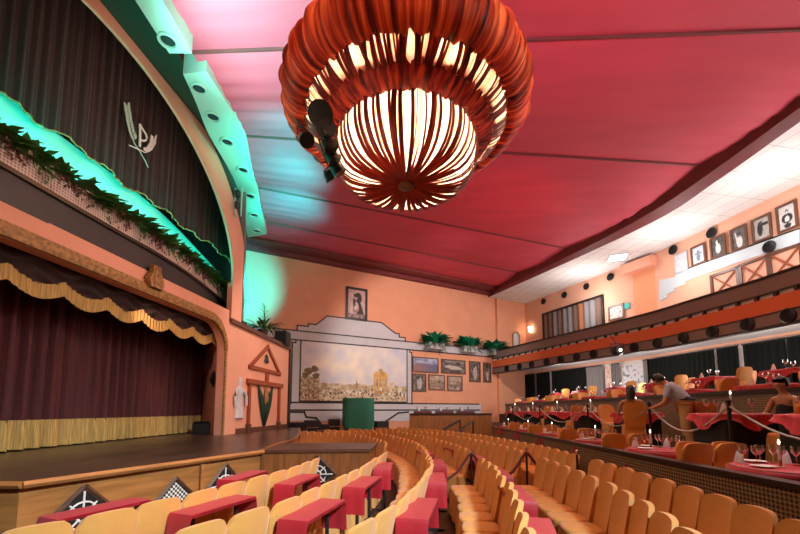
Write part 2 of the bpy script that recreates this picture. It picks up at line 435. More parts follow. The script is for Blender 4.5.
# --- pale soffit with downlights, stepping down once near the stage
def sofm(z, px): return [atz(u, v, z) for u, v in px]
so_o = sofm(9.58, [(206, 71), (228, 105), (243, 135), (253, 175), (260, 207), (267, 236)])
so_i = sofm(9.58, [(183, 74), (197, 105), (209, 135), (230, 172), (242, 207), (248, 240)])
sn_o = [(sofm(9.4, [(162, 0)])[0][0], -3)]+sofm(9.4, [(162, 0), (189, 51)]); sn_i = [(sofm(9.4, [(135, 0)])[0][0], -3)]+sofm(9.4, [(135, 0), (169, 54)])
for nm, i_, o_, z in (('trim_20', so_i, so_o, 9.58), ('trim_21', sn_i, sn_o, 9.4)):
    i_ = smoothline(i_, .3); o_ = smoothline(o_, .3); i_ = resamp(i_, 30); o_ = resamp(o_, 30)
    b = MB(); n = 31
    vs = [(*p, z) for p in i_]+[(*p, z) for p in o_]+[(*p, 10.3) for p in i_]+[(*p, 10.3) for p in o_]
    fs = []
    for k in range(30):
        fs += [(k, k+1, n+k+1, n+k), (k+2*n, k+3*n, k+1+3*n, k+1+2*n), (k, k+2*n, k+1+2*n, k+1), (n+k, n+k+1, 3*n+k+1, 3*n+k)]
    fs += [(0, n, 3*n, 2*n), (n-1, 3*n-1, 4*n-1, 2*n-1)]
    b.add(vs, fs)
    struct(b.build(nm, mint, ang=30), 'pale curved soffit over the stage, %s stretch' % ('long far' if nm == 'trim_20' else 'lower near'), 'soffit')
for k, (u, v) in enumerate([(168, 41), (199, 89), (213, 117), (227, 142), (243, 170), (250, 196), (254, 215), (256.5, 231)]):
    z = 9.4 if k == 0 else 9.58; x, y = atz(u, v, z-.02)
    t = thing('downlight', 'round recessed downlight in the pale soffit, %s from the camera end' % ordw(k+1), 'downlight', (x, y, z-.05), 0, 'downlights in the soffit')
    MB().lathe([(.19, .05), (.20, .02), (.185, 0), (.15, 0), (.14, .03), (.14, .045)], 24).build('rim', mint, t)
    MB().lathe([(.14, .046), (.10, .03), (.05, .02), (.001, .018)], 20).build('reflector', dark, t)
# --- proscenium wall
def arc(cx, cz, rx, rz, a0, a1, n): return [(cx+rx*math.cos(a0+(a1-a0)*i/n), cz+rz*math.sin(a0+(a1-a0)*i/n)) for i in range(n+1)]
out = [(1.5, 5.02), (1.5, .95), (4.25, .95), (4.25, 3.6)]+arc(5.1, 3.6, .85, .85, PI, PI/2, 8)+arc(11.3, 3.6, .85, .85, PI/2, 0, 8)+[(12.15, .95), (17.6, .95), (17.6, 4.56), (12.32, 4.66), (12.32, 5.02)]
b = MB(); b.prism([PRO.at(s, z) for s, z in out], (-PRO.n[0]*.25, -PRO.n[1]*.25, 0))
struct(b.build('wall_left', pink, smooth=False), 'salmon proscenium wall framing the stage opening', 'wall')
# reveal at the side of the opening
b = MB(); p0 = PRO.at(12.15, 0, -.25); b.prism([(p0[0], p0[1], .95), (-7.45, 14.35, .95), (-7.45, 14.35, 4.6), (p0[0], p0[1], 4.6)], (.05, .18, 0))
struct(b.build('wall_reveal', pink, smooth=False), 'salmon side reveal inside the stage opening', 'wall')
b = MB(); b.prism([PRO.at(1.5, 4.75, -.25), PRO.at(14, 4.75, -.25), PRO.at(14, 4.75, -3), PRO.at(1.5, 4.75, -3)], (0, 0, .25))
struct(b.build('ceiling_stage', darkgreen, smooth=False))
b = MB(); b.prism([PRO.at(0, .5, -2.6), PRO.at(17, .5, -2.6), PRO.at(17, 10.3, -2.6), PRO.at(0, 10.3, -2.6)], (-.2, 0, 0))
struct(b.build('wall_backstage', greyband, smooth=False))
# gilt moulding round the opening
path = [(4.2, 3.0), (4.2, 3.6)]+arc(5.1, 3.66, .9, .9, PI, PI/2, 8)+arc(11.26, 3.66, .92, .92, PI/2, 0, 12)
b = MB()
pp = [(4.2, 3.66)]+arc(5.12, 3.66, .92, .92, PI, PI/2, 8)[1:]+arc(11.26, 3.66, .92, .92, PI/2, 0, 12)
q = []
for i, (s, z) in enumerate(pp):
    a = pp[max(0, i-1)]; c = pp[min(len(pp)-1, i+1)]; L = math.dist(a, c); nx, nz = -(c[1]-a[1])/L, (c[0]-a[0])/L
    w = .13 if 8 < i < 12 or i < 14 else max(.05, .13-.08*(i-13)/7)
    q.append([PRO.at(s-nx*w, z-nz*w, -.02), PRO.at(s-nx*w*.9, z-nz*w*.9, .06), PRO.at(s, z, .10), PRO.at(s+nx*w*.9, z+nz*w*.9, .06), PRO.at(s+nx*w, z+nz*w, -.02)])
b.rings([r for r in q])
tg = thing('proscenium_moulding', 'carved gilt moulding along the top of the stage opening', 'moulding', PRO.at(8.2, 4.4))
b.build('cornice', goldorn, tg, world=True)
for s in (4.2, 12.18):
    b = MB(); b.prism([PRO.at(s-.04, .95), PRO.at(s+.05, .95), PRO.at(s+.05, 3.66), PRO.at(s-.04, 3.66)], (PRO.n[0]*.05, PRO.n[1]*.05, 0)); b.build('side_moulding', goldorn, tg, world=True)
# crest on the cornice
cs, cz = PRO.px(151, 281)
b = MB()
def crest(u, v):
    a = (u-.5)*2; w = .23*(1-.55*v**2)*(1-.12*math.cos(v*9)); z = 4.62+.55*v
    return PRO.at(cs+a*w, z, .12+.10*math.sqrt(max(0, 1-a*a))*(1-.5*v)+.02*math.cos(a*14))
b.shell(crest, 24, 10, (-PRO.n[0]*.08, -PRO.n[1]*.08, 0))
tag(b.build('crest', goldorn), 'carved gilt shell crest on the stage cornice', 'crest')
# wing wall coping and reliefs
b = MB(); b.prism([PRO.at(12.35, 4.62, -.28), PRO.at(17.68, 4.52, -.28), PRO.at(17.68, 4.66, -.28), PRO.at(12.35, 4.76, -.28)], (PRO.n[0]*.38, PRO.n[1]*.38, 0))
struct(b.build('trim_30', framew, smooth=False), 'brown coping along the top of the wing wall', 'coping')
b = MB(); b.prism([PRO.at(17.5, .95, -.27), PRO.at(17.72, .95, -.27), PRO.at(17.72, 4.6, -.27), PRO.at(17.5, 4.6, -.27)], (PRO.n[0]*.33, PRO.n[1]*.33, 0))
struct(b.build('trim_31', frameb, smooth=False), 'dark post at the end of the wing wall', 'post')
b = MB(); b.prism([PRO.at(13.0, .95, 0), PRO.at(17.5, .95, 0), PRO.at(17.5, 1.12, 0), PRO.at(13.0, 1.12, 0)], (PRO.n[0]*.04, PRO.n[1]*.04, 0))
struct(b.build('baseboard_left', framew, smooth=False))
def pstrip(pl, px, w, d, th, m, name, parent=None, closed=False, pts=None):
    """flat moulding of width w along wall points measured off the photo"""
    P = pts if pts else [pl.px(*p) for p in px]
    b = MB(); n = len(P)
    for i in range(n if closed else n-1):
        a, c = P[i], P[(i+1) % n]; L = math.dist(a, c) or 1; ex, ez = (c[0]-a[0])/L*w/2, (c[1]-a[1])/L*w/2
        A = (a[0]-ex, a[1]-ez); C = (c[0]+ex, c[1]+ez)
        b.prism([pl.at(A[0]-(-ez), A[1]-ex, d), pl.at(C[0]-(-ez), C[1]-ex, d), pl.at(C[0]-ez, C[1]+ex, d), pl.at(A[0]-ez, A[1]+ex, d)], (pl.n[0]*th, pl.n[1]*th, 0))
    return b.build(name, m, parent, smooth=False, world=parent is not None)
t = thing('pediment_relief', 'rust triangular pediment relief on the salmon wing wall', 'relief', PRO.at(*PRO.px(265, 366)))
pstrip(PRO, [(249, 366.5), (279, 374), (267, 347)], .13, 0, .07, rustpaint, 'triangle_frame', t, True)
s0, z0 = PRO.px(266, 358.5)
b = MB(); b.lathe([(.20, 0), (.19, .03), (.14, .12), (.13, .24), (.07, .30), (.02, .34)], 14, (0, 0, 0)); b.v = [PRO.at(s0+x, z0-.15+z, .02+max(0, -y)*.4) for x, y, z in b.v]
b.build('bell_ornament', darkgreen, t, world=True)
t = thing('door_surround', 'rust painted false door surround on the salmon wing wall', 'surround', PRO.at(*PRO.px(264, 430)))
pstrip(PRO, [(247, 381), (280.5, 386)], .17, 0, .10, rustpaint, 'lintel', t)
s1, z1 = PRO.px(266, 381)
pstrip(PRO, None, .22, 0, .08, rustpaint, 'keystone', t, pts=[(s1, z1-.05), (s1, z1+.18)])
for u in (248.5, 278.5):
    s1, z1 = PRO.px(u, 386); pstrip(PRO, None, .15, 0, .08, rustpaint, 'jamb', t, pts=[(s1, 1.0), (s1, z1)])
    pstrip(PRO, None, .26, 0, .10, framew, 'plinth', t, pts=[(s1, 1.0), (s1, 1.12)])
t = thing('leaf_relief', 'dark green pointed leaf relief inside the false door surround', 'relief', PRO.at(*PRO.px(263, 425)))
sc0, zc0 = PRO.px(263.5, 427)
for k, (ds, h, w) in enumerate([(-.70, 1.8, .22), (-.36, 1.45, .20), (.36, 1.45, .20), (.74, 1.8, .22)]):
    b = MB()
    b.shell(lambda u, v: PRO.at(sc0+ds*(v**1.3)+(u-.5)*2*w*math.sin(PI*min(1, .12+v*.88))*(1-.2*v), zc0+h*v, .02+.05*math.sin(PI*v)), 4, 10, (-.01, 0, 0))
    b.build('leaf', darkgreen, t, world=True)
b = MB(); b.shell(lambda u, v: PRO.at(sc0+.03+(u-.5)*.36*math.sin(PI*(.05+.9*v)), zc0+.75+.85*v, .03+.05*math.sin(PI*v)), 4, 8, (-.01, 0, 0)); b.build('bud', goldorn, t, world=True)
# pale figure relief
s0, z0 = PRO.px(238.5, 418)
b = MB()
b.lathe([(.24, 0), (.20, .25), (.13, .55), (.17, .8), (.20, .95), (.08, 1.05), (.11, 1.15), (.11, 1.25), (.03, 1.35)], 14)
b.v = [PRO.at(s0+x*1.2, z0+z*1.05, .01+max(0, -y)*.35) for x, y, z in b.v]
for sg in (-1, 1):
    c = MB(); c.tube([(.18*sg, 0, .9), (.32*sg, -.02, .7), (.30*sg, -.05, .4)], [.07, .055, .04], 8); b.add([PRO.at(s0+x*1.2, z0+z*1.05, .03-y) for x, y, z in c.v], c.f)
tag(b.build('figure_relief', greyl), 'pale blue standing figure relief on salmon wall beside the stage opening', 'relief')
# mask on the reveal
u_, v_ = 214.5, 379
RV = Plane((p0[0], p0[1]), (-7.45, 14.35)); RV.n = (-RV.n[0], -RV.n[1]) if RV.n[0] > 0 else RV.n
s0, z0 = RV.px(u_, v_)
b = MB(); b.shell(lambda u, v: RV.at(s0+(u-.5)*.55*math.sin(PI*(.12+.8*v)), z0-.26+.52*v, .02+.10*math.sin(PI*u)*math.sin(PI*v)), 10, 10, (-.02, 0, 0))
for e in (-.11, .11): b.shell(lambda u, v: RV.at(s0+e+(u-.5)*.12, z0+.04+v*.06, .12), 2, 2, (-.01, 0, 0), 1)
tag(b.build('mask', [blackp, goldorn]), 'black theatre mask hung on the salmon stage reveal', 'mask')
# --- upper arch, its shaded wall coloured dark green and pier
def ell(a, b_, n=40, c=7.7, z0=6.0): return [(c-a*math.cos(PI*i/n), z0+b_*math.sin(PI*i/n)) for i in range(n+1)]
ri = ell(4.8, 3.78); ro = [(max(2.3, min(s, 13.1)), min(z, 10.05)) for s, z in ell(5.75, 4.75)]
b = MB(); pts = []
n = len(ri)
vs = [PRO.at(*p) for p in ri]+[PRO.at(*p) for p in ro]+[PRO.at(p[0], p[1], -.08) for p in ri]+[PRO.at(p[0], p[1], -.08) for p in ro]
fs = []
for k in range(n-1): fs += [(k, n+k, n+k+1, k+1), (k, k+1, 2*n+k+1, 2*n+k), (2*n+k, 2*n+k+1, 3*n+k+1, 3*n+k)]
b.add(vs, fs)
for sa, sb in ((2.3, 2.95), (12.45, 13.1)):
    b.prism([PRO.at(sa, 4.7), PRO.at(sb, 4.7), PRO.at(sb, 6.0), PRO.at(sa, 6.0)], (-PRO.n[0]*.18, -PRO.n[1]*.18, 0))
struct(b.build('wall_arch', pink, ang=30), 'salmon arch framing the upper stage curtain', 'arch')
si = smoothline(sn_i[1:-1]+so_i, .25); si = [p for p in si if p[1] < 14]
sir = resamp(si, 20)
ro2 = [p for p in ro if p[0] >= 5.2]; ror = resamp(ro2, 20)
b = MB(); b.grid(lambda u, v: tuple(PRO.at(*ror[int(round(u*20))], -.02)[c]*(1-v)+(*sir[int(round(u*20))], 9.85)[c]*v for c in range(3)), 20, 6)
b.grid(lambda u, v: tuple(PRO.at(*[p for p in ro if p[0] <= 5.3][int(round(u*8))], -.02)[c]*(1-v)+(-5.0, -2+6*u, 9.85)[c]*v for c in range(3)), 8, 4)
struct(b.build('ceiling_cove', darkgreen, ang=60), 'shade on the arch wall painted as bottle green cove below the pale soffit', 'cove')  # the cove stands for shade on the arch wall
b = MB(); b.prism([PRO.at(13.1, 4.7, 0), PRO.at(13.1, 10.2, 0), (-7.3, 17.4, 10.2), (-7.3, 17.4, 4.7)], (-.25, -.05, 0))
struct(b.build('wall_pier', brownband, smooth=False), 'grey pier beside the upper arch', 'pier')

# ================================================================== STAGE
SF = .95
t = thing('stage', 'raised wooden stage with dark boards and varnished front', 'stage', (-5, 8, 0))
sp = [(-10, 4.34), (-4.22, 4.34), (-2.75, 7.74), (-2.9, 10.5), (-3.5, 13.5), (-4.6, 17.5), (-10, 17.5)]
b = MB(); b.prism([(x, y, SF-.06) for x, y in sp], (0, 0, .06)); b.build('stage_floor', stagefl, t, smooth=False, world=True)
b = MB(); b.prism([(x-.05, y+.03, .0) for x, y in sp], (0, 0, SF-.06)); b.build('front_panel', wood, t, smooth=False, world=True)
th_ = [(-2.78, 7.74), (-.64, 7.94), (-.58, 9.35), (-2.85, 9.25)]
b = MB(); b.prism([(x, y, 0) for x, y in th_], (0, 0, SF-.05)); b.build('runway_side', runwood, t, smooth=False, world=True)
b = MB(); b.prism([(x+(.04 if x > -1 else 0), y+(-.04 if y < 8.5 else .04), SF-.055) for x, y in th_], (0, 0, .06)); b.build('runway_top', woodd, t, smooth=False, world=True)
b = MB(); b.tube([(-10, 4.32, SF-.03), (-4.2, 4.32, SF-.03)], .045, 6); b.tube([(-4.2, 4.32, SF-.03), (-2.73, 7.74, SF-.03)], .045, 6);
b.build('edge_moulding', wood, t, world=True)
b = MB(); ln = smoothline([(-2.74, 7.76), (-2.88, 9.2), (-2.88, 10.5), (-3.48, 13.5), (-4.55, 17.4)], .3); b.wall(ln, SF, SF+.015, .07, side=1); b.build('edge_strip', wood, t, smooth=False, world=True)
FP = Plane((-4.22, 4.34), (-2.75, 7.74)); TP = Plane((-2.78, 7.74), (-.64, 7.94))
for pl, u, v, kind in ((FP, 84, 486, 'rose'), (FP, 175, 478, 'lat'), (FP, 225, 464, 'rose'), (TP, 318, 456, 'rose')):
    s0, z0 = pl.px(u, v); r = .36; zc = z0-r
    b = MB(); b.add([pl.at(s0-r, zc, .0), pl.at(s0, zc-r, .0), pl.at(s0+r, zc, .0), pl.at(s0, zc+r, .0)], [(0, 1, 2, 3)], 0, [(0, 0), (.5, 0), (.5, .5), (0, .5)])
    b.v = [(x+pl.n[0]*.012, y+pl.n[1]*.012, z) for x, y, z in b.v]
    g = b.build('vent_grille', white_lat if kind == 'lat' else blackp, t, smooth=False, world=True)
    if kind != 'lat':
        b = MB()
        for k in range(8):
            a = k*PI/4
            b.tube([pl.at(s0+math.cos(a)*.05, zc+math.sin(a)*.05, .025), pl.at(s0+math.cos(a)*.30*(1 if k % 2 == 0 else .7), zc+math.sin(a)*.30*(1 if k % 2 == 0 else .7), .025)], .012, 5)
        for rr in (.07, .17):
            b.tube([pl.at(s0+math.cos(a*PI/8)*rr, zc+math.sin(a*PI/8)*rr, .025) for a in range(17)], .012, 5)
        gg = b.build('tracery', whitew, None, world=False, center=False)
        L, rz = LOC[t.name]; gg.parent = g; gg.location = (-L[0], -L[1], -L[2])
    b = MB(); co = [(s0-r, zc), (s0, zc-r), (s0+r, zc), (s0, zc+r)]
    for i in range(4):
        a, c = co[i], co[(i+1) % 4]
        b.tube([pl.at(*a, .02), pl.at(*c, .02)], .035, 4)
    b.build('vent_frame', woodd, t, world=True)
s0 = FP.px(202, 470)[0]
b = MB(); b.prism([FP.at(s0-.03, .05), FP.at(s0+.03, .05), FP.at(s0+.03, SF-.1), FP.at(s0-.03, SF-.1)], (FP.n[0]*.025, FP.n[1]*.025, 0)); b.build('panel_batten', wood, t, smooth=False, world=True)

# --- main curtain: two leaves with gold fringe
def leaf(s0, s1, z0, z1, d, name, m, parent, amp=.08, wl=.33, seed=0, pl=PRO, n=None):
    n = n or int((s1-s0)/.035); b = MB()
    def fn(u, v):
        s = s0+(s1-s0)*u
        k = noise.noise(Vector((s*1.1, seed, 0)))*2.2
        a = amp*(math.sin(2*PI*s/wl+k)+.45*math.sin(2*PI*s/(wl*.47)+2*k+seed))*(.75+.25*(1-v))
        return pl.at(s, z0+(z1-z0)*v, d+a)
    b.grid(fn, n, 5)
    return b.build(name, m, parent, world=True, ang=180)
CUR = Plane((-7.6, 0), (-7.5, 10))
sp_ = CUR.px(123, 430)[0]
for nm, a, c, lab in (('stage_curtain', 3.2, sp_-.03, 'wine velvet stage curtain leaf filling the near half of the opening'), ('stage_curtain', sp_+.03, 14.6, 'wine velvet stage curtain leaf hanging beyond the centre split')):
    t = thing(nm, lab, 'curtain', CUR.at((a+c)/2, .98), 0, 'main stage curtain')
    leaf(a, c, 1.5, 4.75, 0, 'drape', drape2, t, .10, .34, 1, CUR)
    leaf(a, c, .98, 1.55, .03, 'fringe', gold, t, .10, .34, 1, CUR)
# --- swagged valance with fringe
def scal(s): return 3.86+.13*abs(math.sin((s-4.2)*PI/.98))**.8
t = thing('valance', 'dark swagged valance with gold fringe under the stage cornice', 'valance', PRO.at(8.2, 4, -.45))
def fnv(u, v):
    s = 4.0+8.4*u; zb = 4.22-.0*s-(scal(s)*0)-.20+.17*(1-abs(math.sin((s-4.2)*PI/.98)))
    z = zb+(4.75-zb)*v
    return PRO.at(s, z, -.42+.05*math.sin(26*(z+.08*math.cos((s-4.2)*2*PI/.98)))+.03*math.sin(s*9))
b = MB(); b.grid(fnv, 260, 16); b.build('swag', drape, t, world=True, ang=180)
def fnf(u, v):
    s = 4.0+8.4*u; zb = 4.22-.20+.17*(1-abs(math.sin((s-4.2)*PI/.98)))
    return PRO.at(s, zb-.26+.28*v, -.38+.015*math.sin(s*60))
b = MB(); b.grid(fnf, 300, 2); b.build('fringe', gold, t, world=True, ang=180)
# --- black speaker on the stage
x, y = atz(205.5, 434, SF)
t = thing('stage_monitor', 'black wedge monitor on the stage beside the salmon reveal', 'speaker', (x, y, SF), .2)
b = MB(); b.prism([(-.35, -.25, 0), (-.35, .25, 0), (-.35, .25, .25), (-.35, -.05, .42), (-.35, -.25, .35)], (.7, 0, 0)); b.build('cabinet', blackp, t, smooth=False)
MB().box(-.3, .3, -.27, -.25, .05, .32).build('grille', dark, t, smooth=False)
# --- balcony planter over the stage
pl_px = [(0, 165), (40, 188), (80, 211), (120, 234), (160, 256.5), (200, 283), (233, 311)]
pln = [atz(u, v, 5.53) for u, v in pl_px]
pln = [(pln[0][0]-.45, 1.5), (pln[0][0]-.15, 3.8)]+pln
PL = smoothline(pln, .25)
t = thing('planter_balcony', 'pale lattice planter balcony curving above the stage opening', 'planter', (-6, 9, 5.0))
band('lattice_front', PL, [(0, 5.56), (0, 6.08), (-.05, 6.08), (-.05, 5.56)], lat_plant, t)
band('charcoal_band', PL, [(-.02, 5.0), (-.02, 5.53), (-.3, 5.53), (-.3, 5.0)], greyband, t)
band('bottom_rail', PL, [(.05, 5.5), (.05, 5.57), (-.1, 5.57), (-.1, 5.5)], capm, t)
PLX = PL+[(PL[-1][0]+(PL[-1][0]-PL[-4][0])*.4*i, PL[-1][1]+(PL[-1][1]-PL[-4][1])*.4*i) for i in (1, 2, 3)]
band('trough', PL, [(-.05, 5.75), (-.05, 5.8), (-.98, 5.8), (-.98, 5.75)], greyband, t)
band('back_board', PLX, [(-.94, 5.8), (-.94, 7.4), (-.99, 7.4), (-.99, 5.8)], mat('teal_glow_paint', (.30, .74, .66), .6), t)  # teal glow of the strip painted into the board colour
led = band('led_strip', PL, [(-.40, 6.30), (-.38, 6.33), (-.40, 6.36), (-.44, 6.33)], tealem)
tag(led, 'glowing teal light strip running behind the planter leaves', 'led strip')
def leaves(n, rx, ry, h, droop, L, seed, W=.28):
    rnd = random.Random(seed); b = MB()
    for i in range(n):
        a = rnd.uniform(0, 2*PI); r = math.sqrt(rnd.random()); base = Vector((r*rx*.5*math.cos(a), r*ry*.5*math.sin(a), rnd.uniform(0, h*.5)))
        el = rnd.uniform(-.1, 1.25); d = Vector((math.cos(a)*math.cos(el), math.sin(a)*math.cos(el), math.sin(el)))
        l = L*rnd.uniform(.6, 1.2); side = d.cross(Vector((0, 0, 1)))
        side = side.normalized() if side.length > .01 else Vector((1, 0, 0)); w = l*W*.5
        pts = []
        for k, (tt, ww) in enumerate(((0, .15), (.35, 1), (.7, .8), (1, .05))):
            p = base+d*l*tt+Vector((rx*.3*math.cos(a)*tt, ry*.3*math.sin(a)*tt, -droop*l*tt*tt)); pts += [p-side*w*ww, p+side*w*ww]
        b.add([tuple(p) for p in pts], [(0, 1, 3, 2), (2, 3, 5, 4), (4, 5, 7, 6)])
    return b
nP = len(PL); spots = []
acc = 0; vis = [p for p in offs(PL, -.24) if p[1] > 4.9]
vis = resamp(vis, 16)
for k, (x, y) in enumerate(vis):
    t = thing('planter_plant', 'leafy green plant spilling over the lattice planter, %s from the camera end' % ordw(k+1), 'plant', (x, y, 5.92), 0, 'plants in the stage planter')
    leaves(130, .40, .78, .24, .42, .42, 40+k).build('foliage', leafm if k % 3 else leafd, t, ang=180)
    rnd = random.Random(k); b = MB()
    for j in range(14):
        x0 = rnd.uniform(.24, .30); y0 = rnd.gauss(0, .16); zz = rnd.uniform(.05, .2); ln = rnd.uniform(.12, .42)
        for m_ in range(int(ln/.05)):
            c = Vector((x0+rnd.uniform(-.01, .05), y0+rnd.uniform(-.05, .05), zz-.05*m_)); a = rnd.uniform(0, 6.3)
            b.add([tuple(c), tuple(c+Vector((.03, math.cos(a)*.05, -.03))), tuple(c+Vector((.02, math.sin(a)*.03, -.09)))], [(0, 1, 2)])
    b.build('trailing_foliage', leafr if k % 2 else leafd, t, ang=180)
# --- upper curtain with emblem
UP = Plane(PRO.at(0, 0, -.72)[:2], PRO.at(10, 0, -.72)[:2])
UPE = Plane(PRO.at(0, 0, -.58)[:2], PRO.at(10, 0, -.58)[:2])
b = MB()
def fnu(u, v):
    s = 1.8+11.8*u; k = noise.noise(Vector((s*.8, 4, 0)))*2
    a = .055*(math.sin(2*PI*s/.25+k*2)+.5*math.sin(2*PI*s/.11+k)+.5*math.sin(2*PI*s/.62))*(.45+.55*v)
    zb = 7.22+.06*math.sin(s*6.3)+.05*math.sin(s*2.7)
    return UP.at(s, zb+(11.6-zb)*v, a)
b.grid(fnu, 520, 6)
t = thing('upper_curtain', 'dark maroon velvet curtain hanging inside the upper arch', 'curtain', UP.at(7.7, 6.8))
b.build('drape', drape, t, world=True, ang=180)
b = MB(); b.tube([tuple(Vector(fnu(i/520, 0))+Vector((.01, 0, .01))) for i in range(521)], .018, 5); b.build('hem', goldorn, t, world=True)
# emblem: P between two crossed laurel sprigs
def ept(x, y):   # x 0..343, y 0..534 in the emblem's own box
    s, z = UPE.px(120+x*45/343, 100+y*70/534); return UPE.at(s, z, 0)
te = thing('laurel_emblem', 'pale letter P between crossed laurel sprigs on the upper curtain', 'emblem', ept(170, 500), 0)
b = MB(); b.tube([ept(152, 185), ept(152, 260), ept(150, 355)], .028, 6)
b.tube([ept(152, 190), ept(175, 225), ept(198, 262), ept(205, 290), ept(196, 308), ept(175, 312), ept(156, 300)], .025, 6); b.build('letter', whitew, te, world=True)
for pth, lw in (([(55, 50), (62, 120), (72, 200), (90, 280), (110, 330), (150, 390), (190, 460), (215, 515)], 6), ([(262, 300), (252, 350), (225, 390), (190, 400), (140, 375), (70, 345)], 3)):
    b = MB(); P3 = [ept(*p) for p in pth]; b.tube(P3, .014, 5)
    for i in range(lw):
        for k in range(4):
            tt = (i+k/4); j = int(tt)
            if j >= len(pth)-1 or (lw == 6 and tt > 3.6): continue
            f = tt-j; x = pth[j][0]+(pth[j+1][0]-pth[j][0])*f; y = pth[j][1]+(pth[j+1][1]-pth[j][1])*f
            for sg in (-1, 1):
                q = [ept(x, y), ept(x+sg*20-2, y-12), ept(x+sg*25-4, y-36), ept(x+sg*8-3, y-26)]
                b.add([(p[0]+.01*i, p[1], p[2]) for p in q], [(0, 1, 2, 3)])
    b.build('laurel_sprig', whitew if lw == 3 else mint, te, world=True)
# lamp frame on the dark green shade of the cove
fx = aty(238, 202, 12.2)
t = thing('stage_lamp_bracket', 'small metal lamp bracket fixed in the green cove beside the soffit', 'lamp', (fx[0], fx[1], fx[2]-.5))  # the green cove is painted shade on the arch wall
MB().tube([(-.1, 0, 0), (-.1, 0, 1.0), (.12, 0, 1.0), (.12, 0, 0), (-.1, 0, 0)], .025, 6).build('frame', mint, t)
for z in (.25, .65): MB().lathe([(.07, 0), (.09, .05), (.09, .2), (.05, .24)], 12, (0, -.05, z)).build('lamp_head', dark, t)

# ================================================================== MURAL WALL DRESSING
def mpoly(px, d, th, m, name, parent=None, pl=MUR):
    b = MB(); b.prism([pl.at(*pl.px(*p), d) for p in px], (pl.n[0]*th, pl.n[1]*th, 0)); return b.build(name, m, parent, smooth=False, world=parent is not None)
def wz(u, v, pl=MUR): return pl.px(u, v)
zt = wz(400, 341)[1]; zb = wz(400, 349)[1]
sL = wz(245, 330)[0]; sR = 16
def spoly(pts, d, th, m, name, parent=None, pl=MUR):
    b = MB(); b.prism([pl.at(s, z, d) for s, z in pts], (pl.n[0]*th, pl.n[1]*th, 0)); return b.build(name, m, parent, smooth=False, world=parent is not None)
S = lambda u, v=370: wz(u, v)[0]
Zv = lambda u, v: wz(u, v)[1]
grp = thing('mural_surround', 'lilac grey stepped surround painted in bands round the mural', 'surround', MUR.at(S(350), 0))
z_m0, z_m1 = Zv(350, 402), Zv(300, 342)
spoly([(sL, zb), (sR, zb), (sR, zt), (sL, zt)], 0, .03, greyl, 'band', grp)
ped = [(S(297, 331), zt), (S(297, 331), zt+.28), (S(307), zt+.28), (S(307), zt+.42), (S(315), zt+.42), (S(326), zt+.95), (S(381), zt+.95), (S(395), zt+.42), (S(399), zt+.42), (S(399), zt+.22), (S(405), zt+.22), (S(405), zt)]
spoly(ped, 0, .03, greyl, 'pediment', grp)
pstrip(MUR, None, .06, .03, .02, blackp, 'black_outline', grp, pts=ped)
for z in (zt, zb): pstrip(MUR, None, .06, .03, .02, blackp, 'black_line', grp, pts=[(sL, z), (sR, z)])
for u0, u1, ub in ((291.5, 300, 295), (407, 411.5, 409.5)):
    spoly([(S(u0), z_m0-.1), (S(u1), z_m0-.1), (S(u1), zb), (S(u0), zb)], 0, .03, greyl, 'side_band', grp)
    pstrip(MUR, None, .06, .03, .02, blackp, 'black_line', grp, pts=[(S(u0 if u0 < 300 else u1), z_m0-.1), (S(u0 if u0 < 300 else u1), zb-.15), (S(ub), zb-.15), (S(ub), zb)])
spoly([(S(291), Zv(291, 421)), (S(430), Zv(430, 421)), (S(480), Zv(480, 420)), (S(480), z_m0-.02), (S(291), z_m0-.02)], 0, .03, greyl, 'dado', grp)
for z in (z_m0-.05, Zv(350, 410)): pstrip(MUR, None, .07, .03, .02, blackp, 'black_line', grp, pts=[(S(291), z), (S(478), z)])
for seq in ([(291, 412), (304, 412), (306, 417), (316, 418), (321, 424)], [(408, 412), (398, 413), (389, 419), (381, 424), (372, 425)]):
    pstrip(MUR, seq, .09, .03, .02, blackp, 'stepped_line', grp)
# --- painting helper
def painted(name, pl, quad, d, fn, nx, ny, parent, world=True):
    (s0, z0), (s1, z1) = quad
    b = MB(); b.grid(lambda u, v: pl.at(s0+(s1-s0)*u, z0+(z1-z0)*v, d), nx, ny)
    o = b.build(name, PAINT, parent, smooth=False, world=True)
    at = o.data.color_attributes.new('paint', 'FLOAT_COLOR', 'POINT')
    for j in range(ny+1):
        for i in range(nx+1):
            c = lin(fn(i/nx, j/ny)); at.data[j*(nx+1)+i].color = (*c, 1)
    return o
def picture(name, label, cat, pl, u0, v0, u1, v1, fn, nx=40, ny=40, fw=.07, fm=frameb, group=None, d=0.02):
    um = (u0+u1)/2
    s0 = pl.px(u0, (v0+v1)/2)[0]; s1 = pl.px(u1, (v0+v1)/2)[0]
    zt_ = pl.px(um, v0)[1]; zb_ = pl.px(um, v1)[1]
    if s0 > s1: s0, s1 = s1, s0; g = lambda u, v: fn(1-u, v)
    else: g = fn
    t = thing(name, label, cat, pl.at((s0+s1)/2, zb_, d), 0, group)
    b = MB()
    for a in ([s0, s0+fw, zb_, zt_], [s1-fw, s1, zb_, zt_], [s0+fw, s1-fw, zb_, zb_+fw], [s0+fw, s1-fw, zt_-fw, zt_]):
        b.prism([pl.at(a[0], a[2], d), pl.at(a[1], a[2], d), pl.at(a[1], a[3], d), pl.at(a[0], a[3], d)], (pl.n[0]*.05, pl.n[1]*.05, 0))
    b.build('frame', fm, t, smooth=False, world=True)
    painted('print', pl, ((s0+fw*.8, zb_+fw*.8), (s1-fw*.8, zt_-fw*.8)), d+.02, g, nx, ny, t)
    return t
def mixc(a, b, t): t = max(0, min(1, t)); return tuple(a[i]*(1-t)+b[i]*t for i in range(3))
def nz(x, y, s, k=0): return noise.noise(Vector((x*s, y*s, k)))
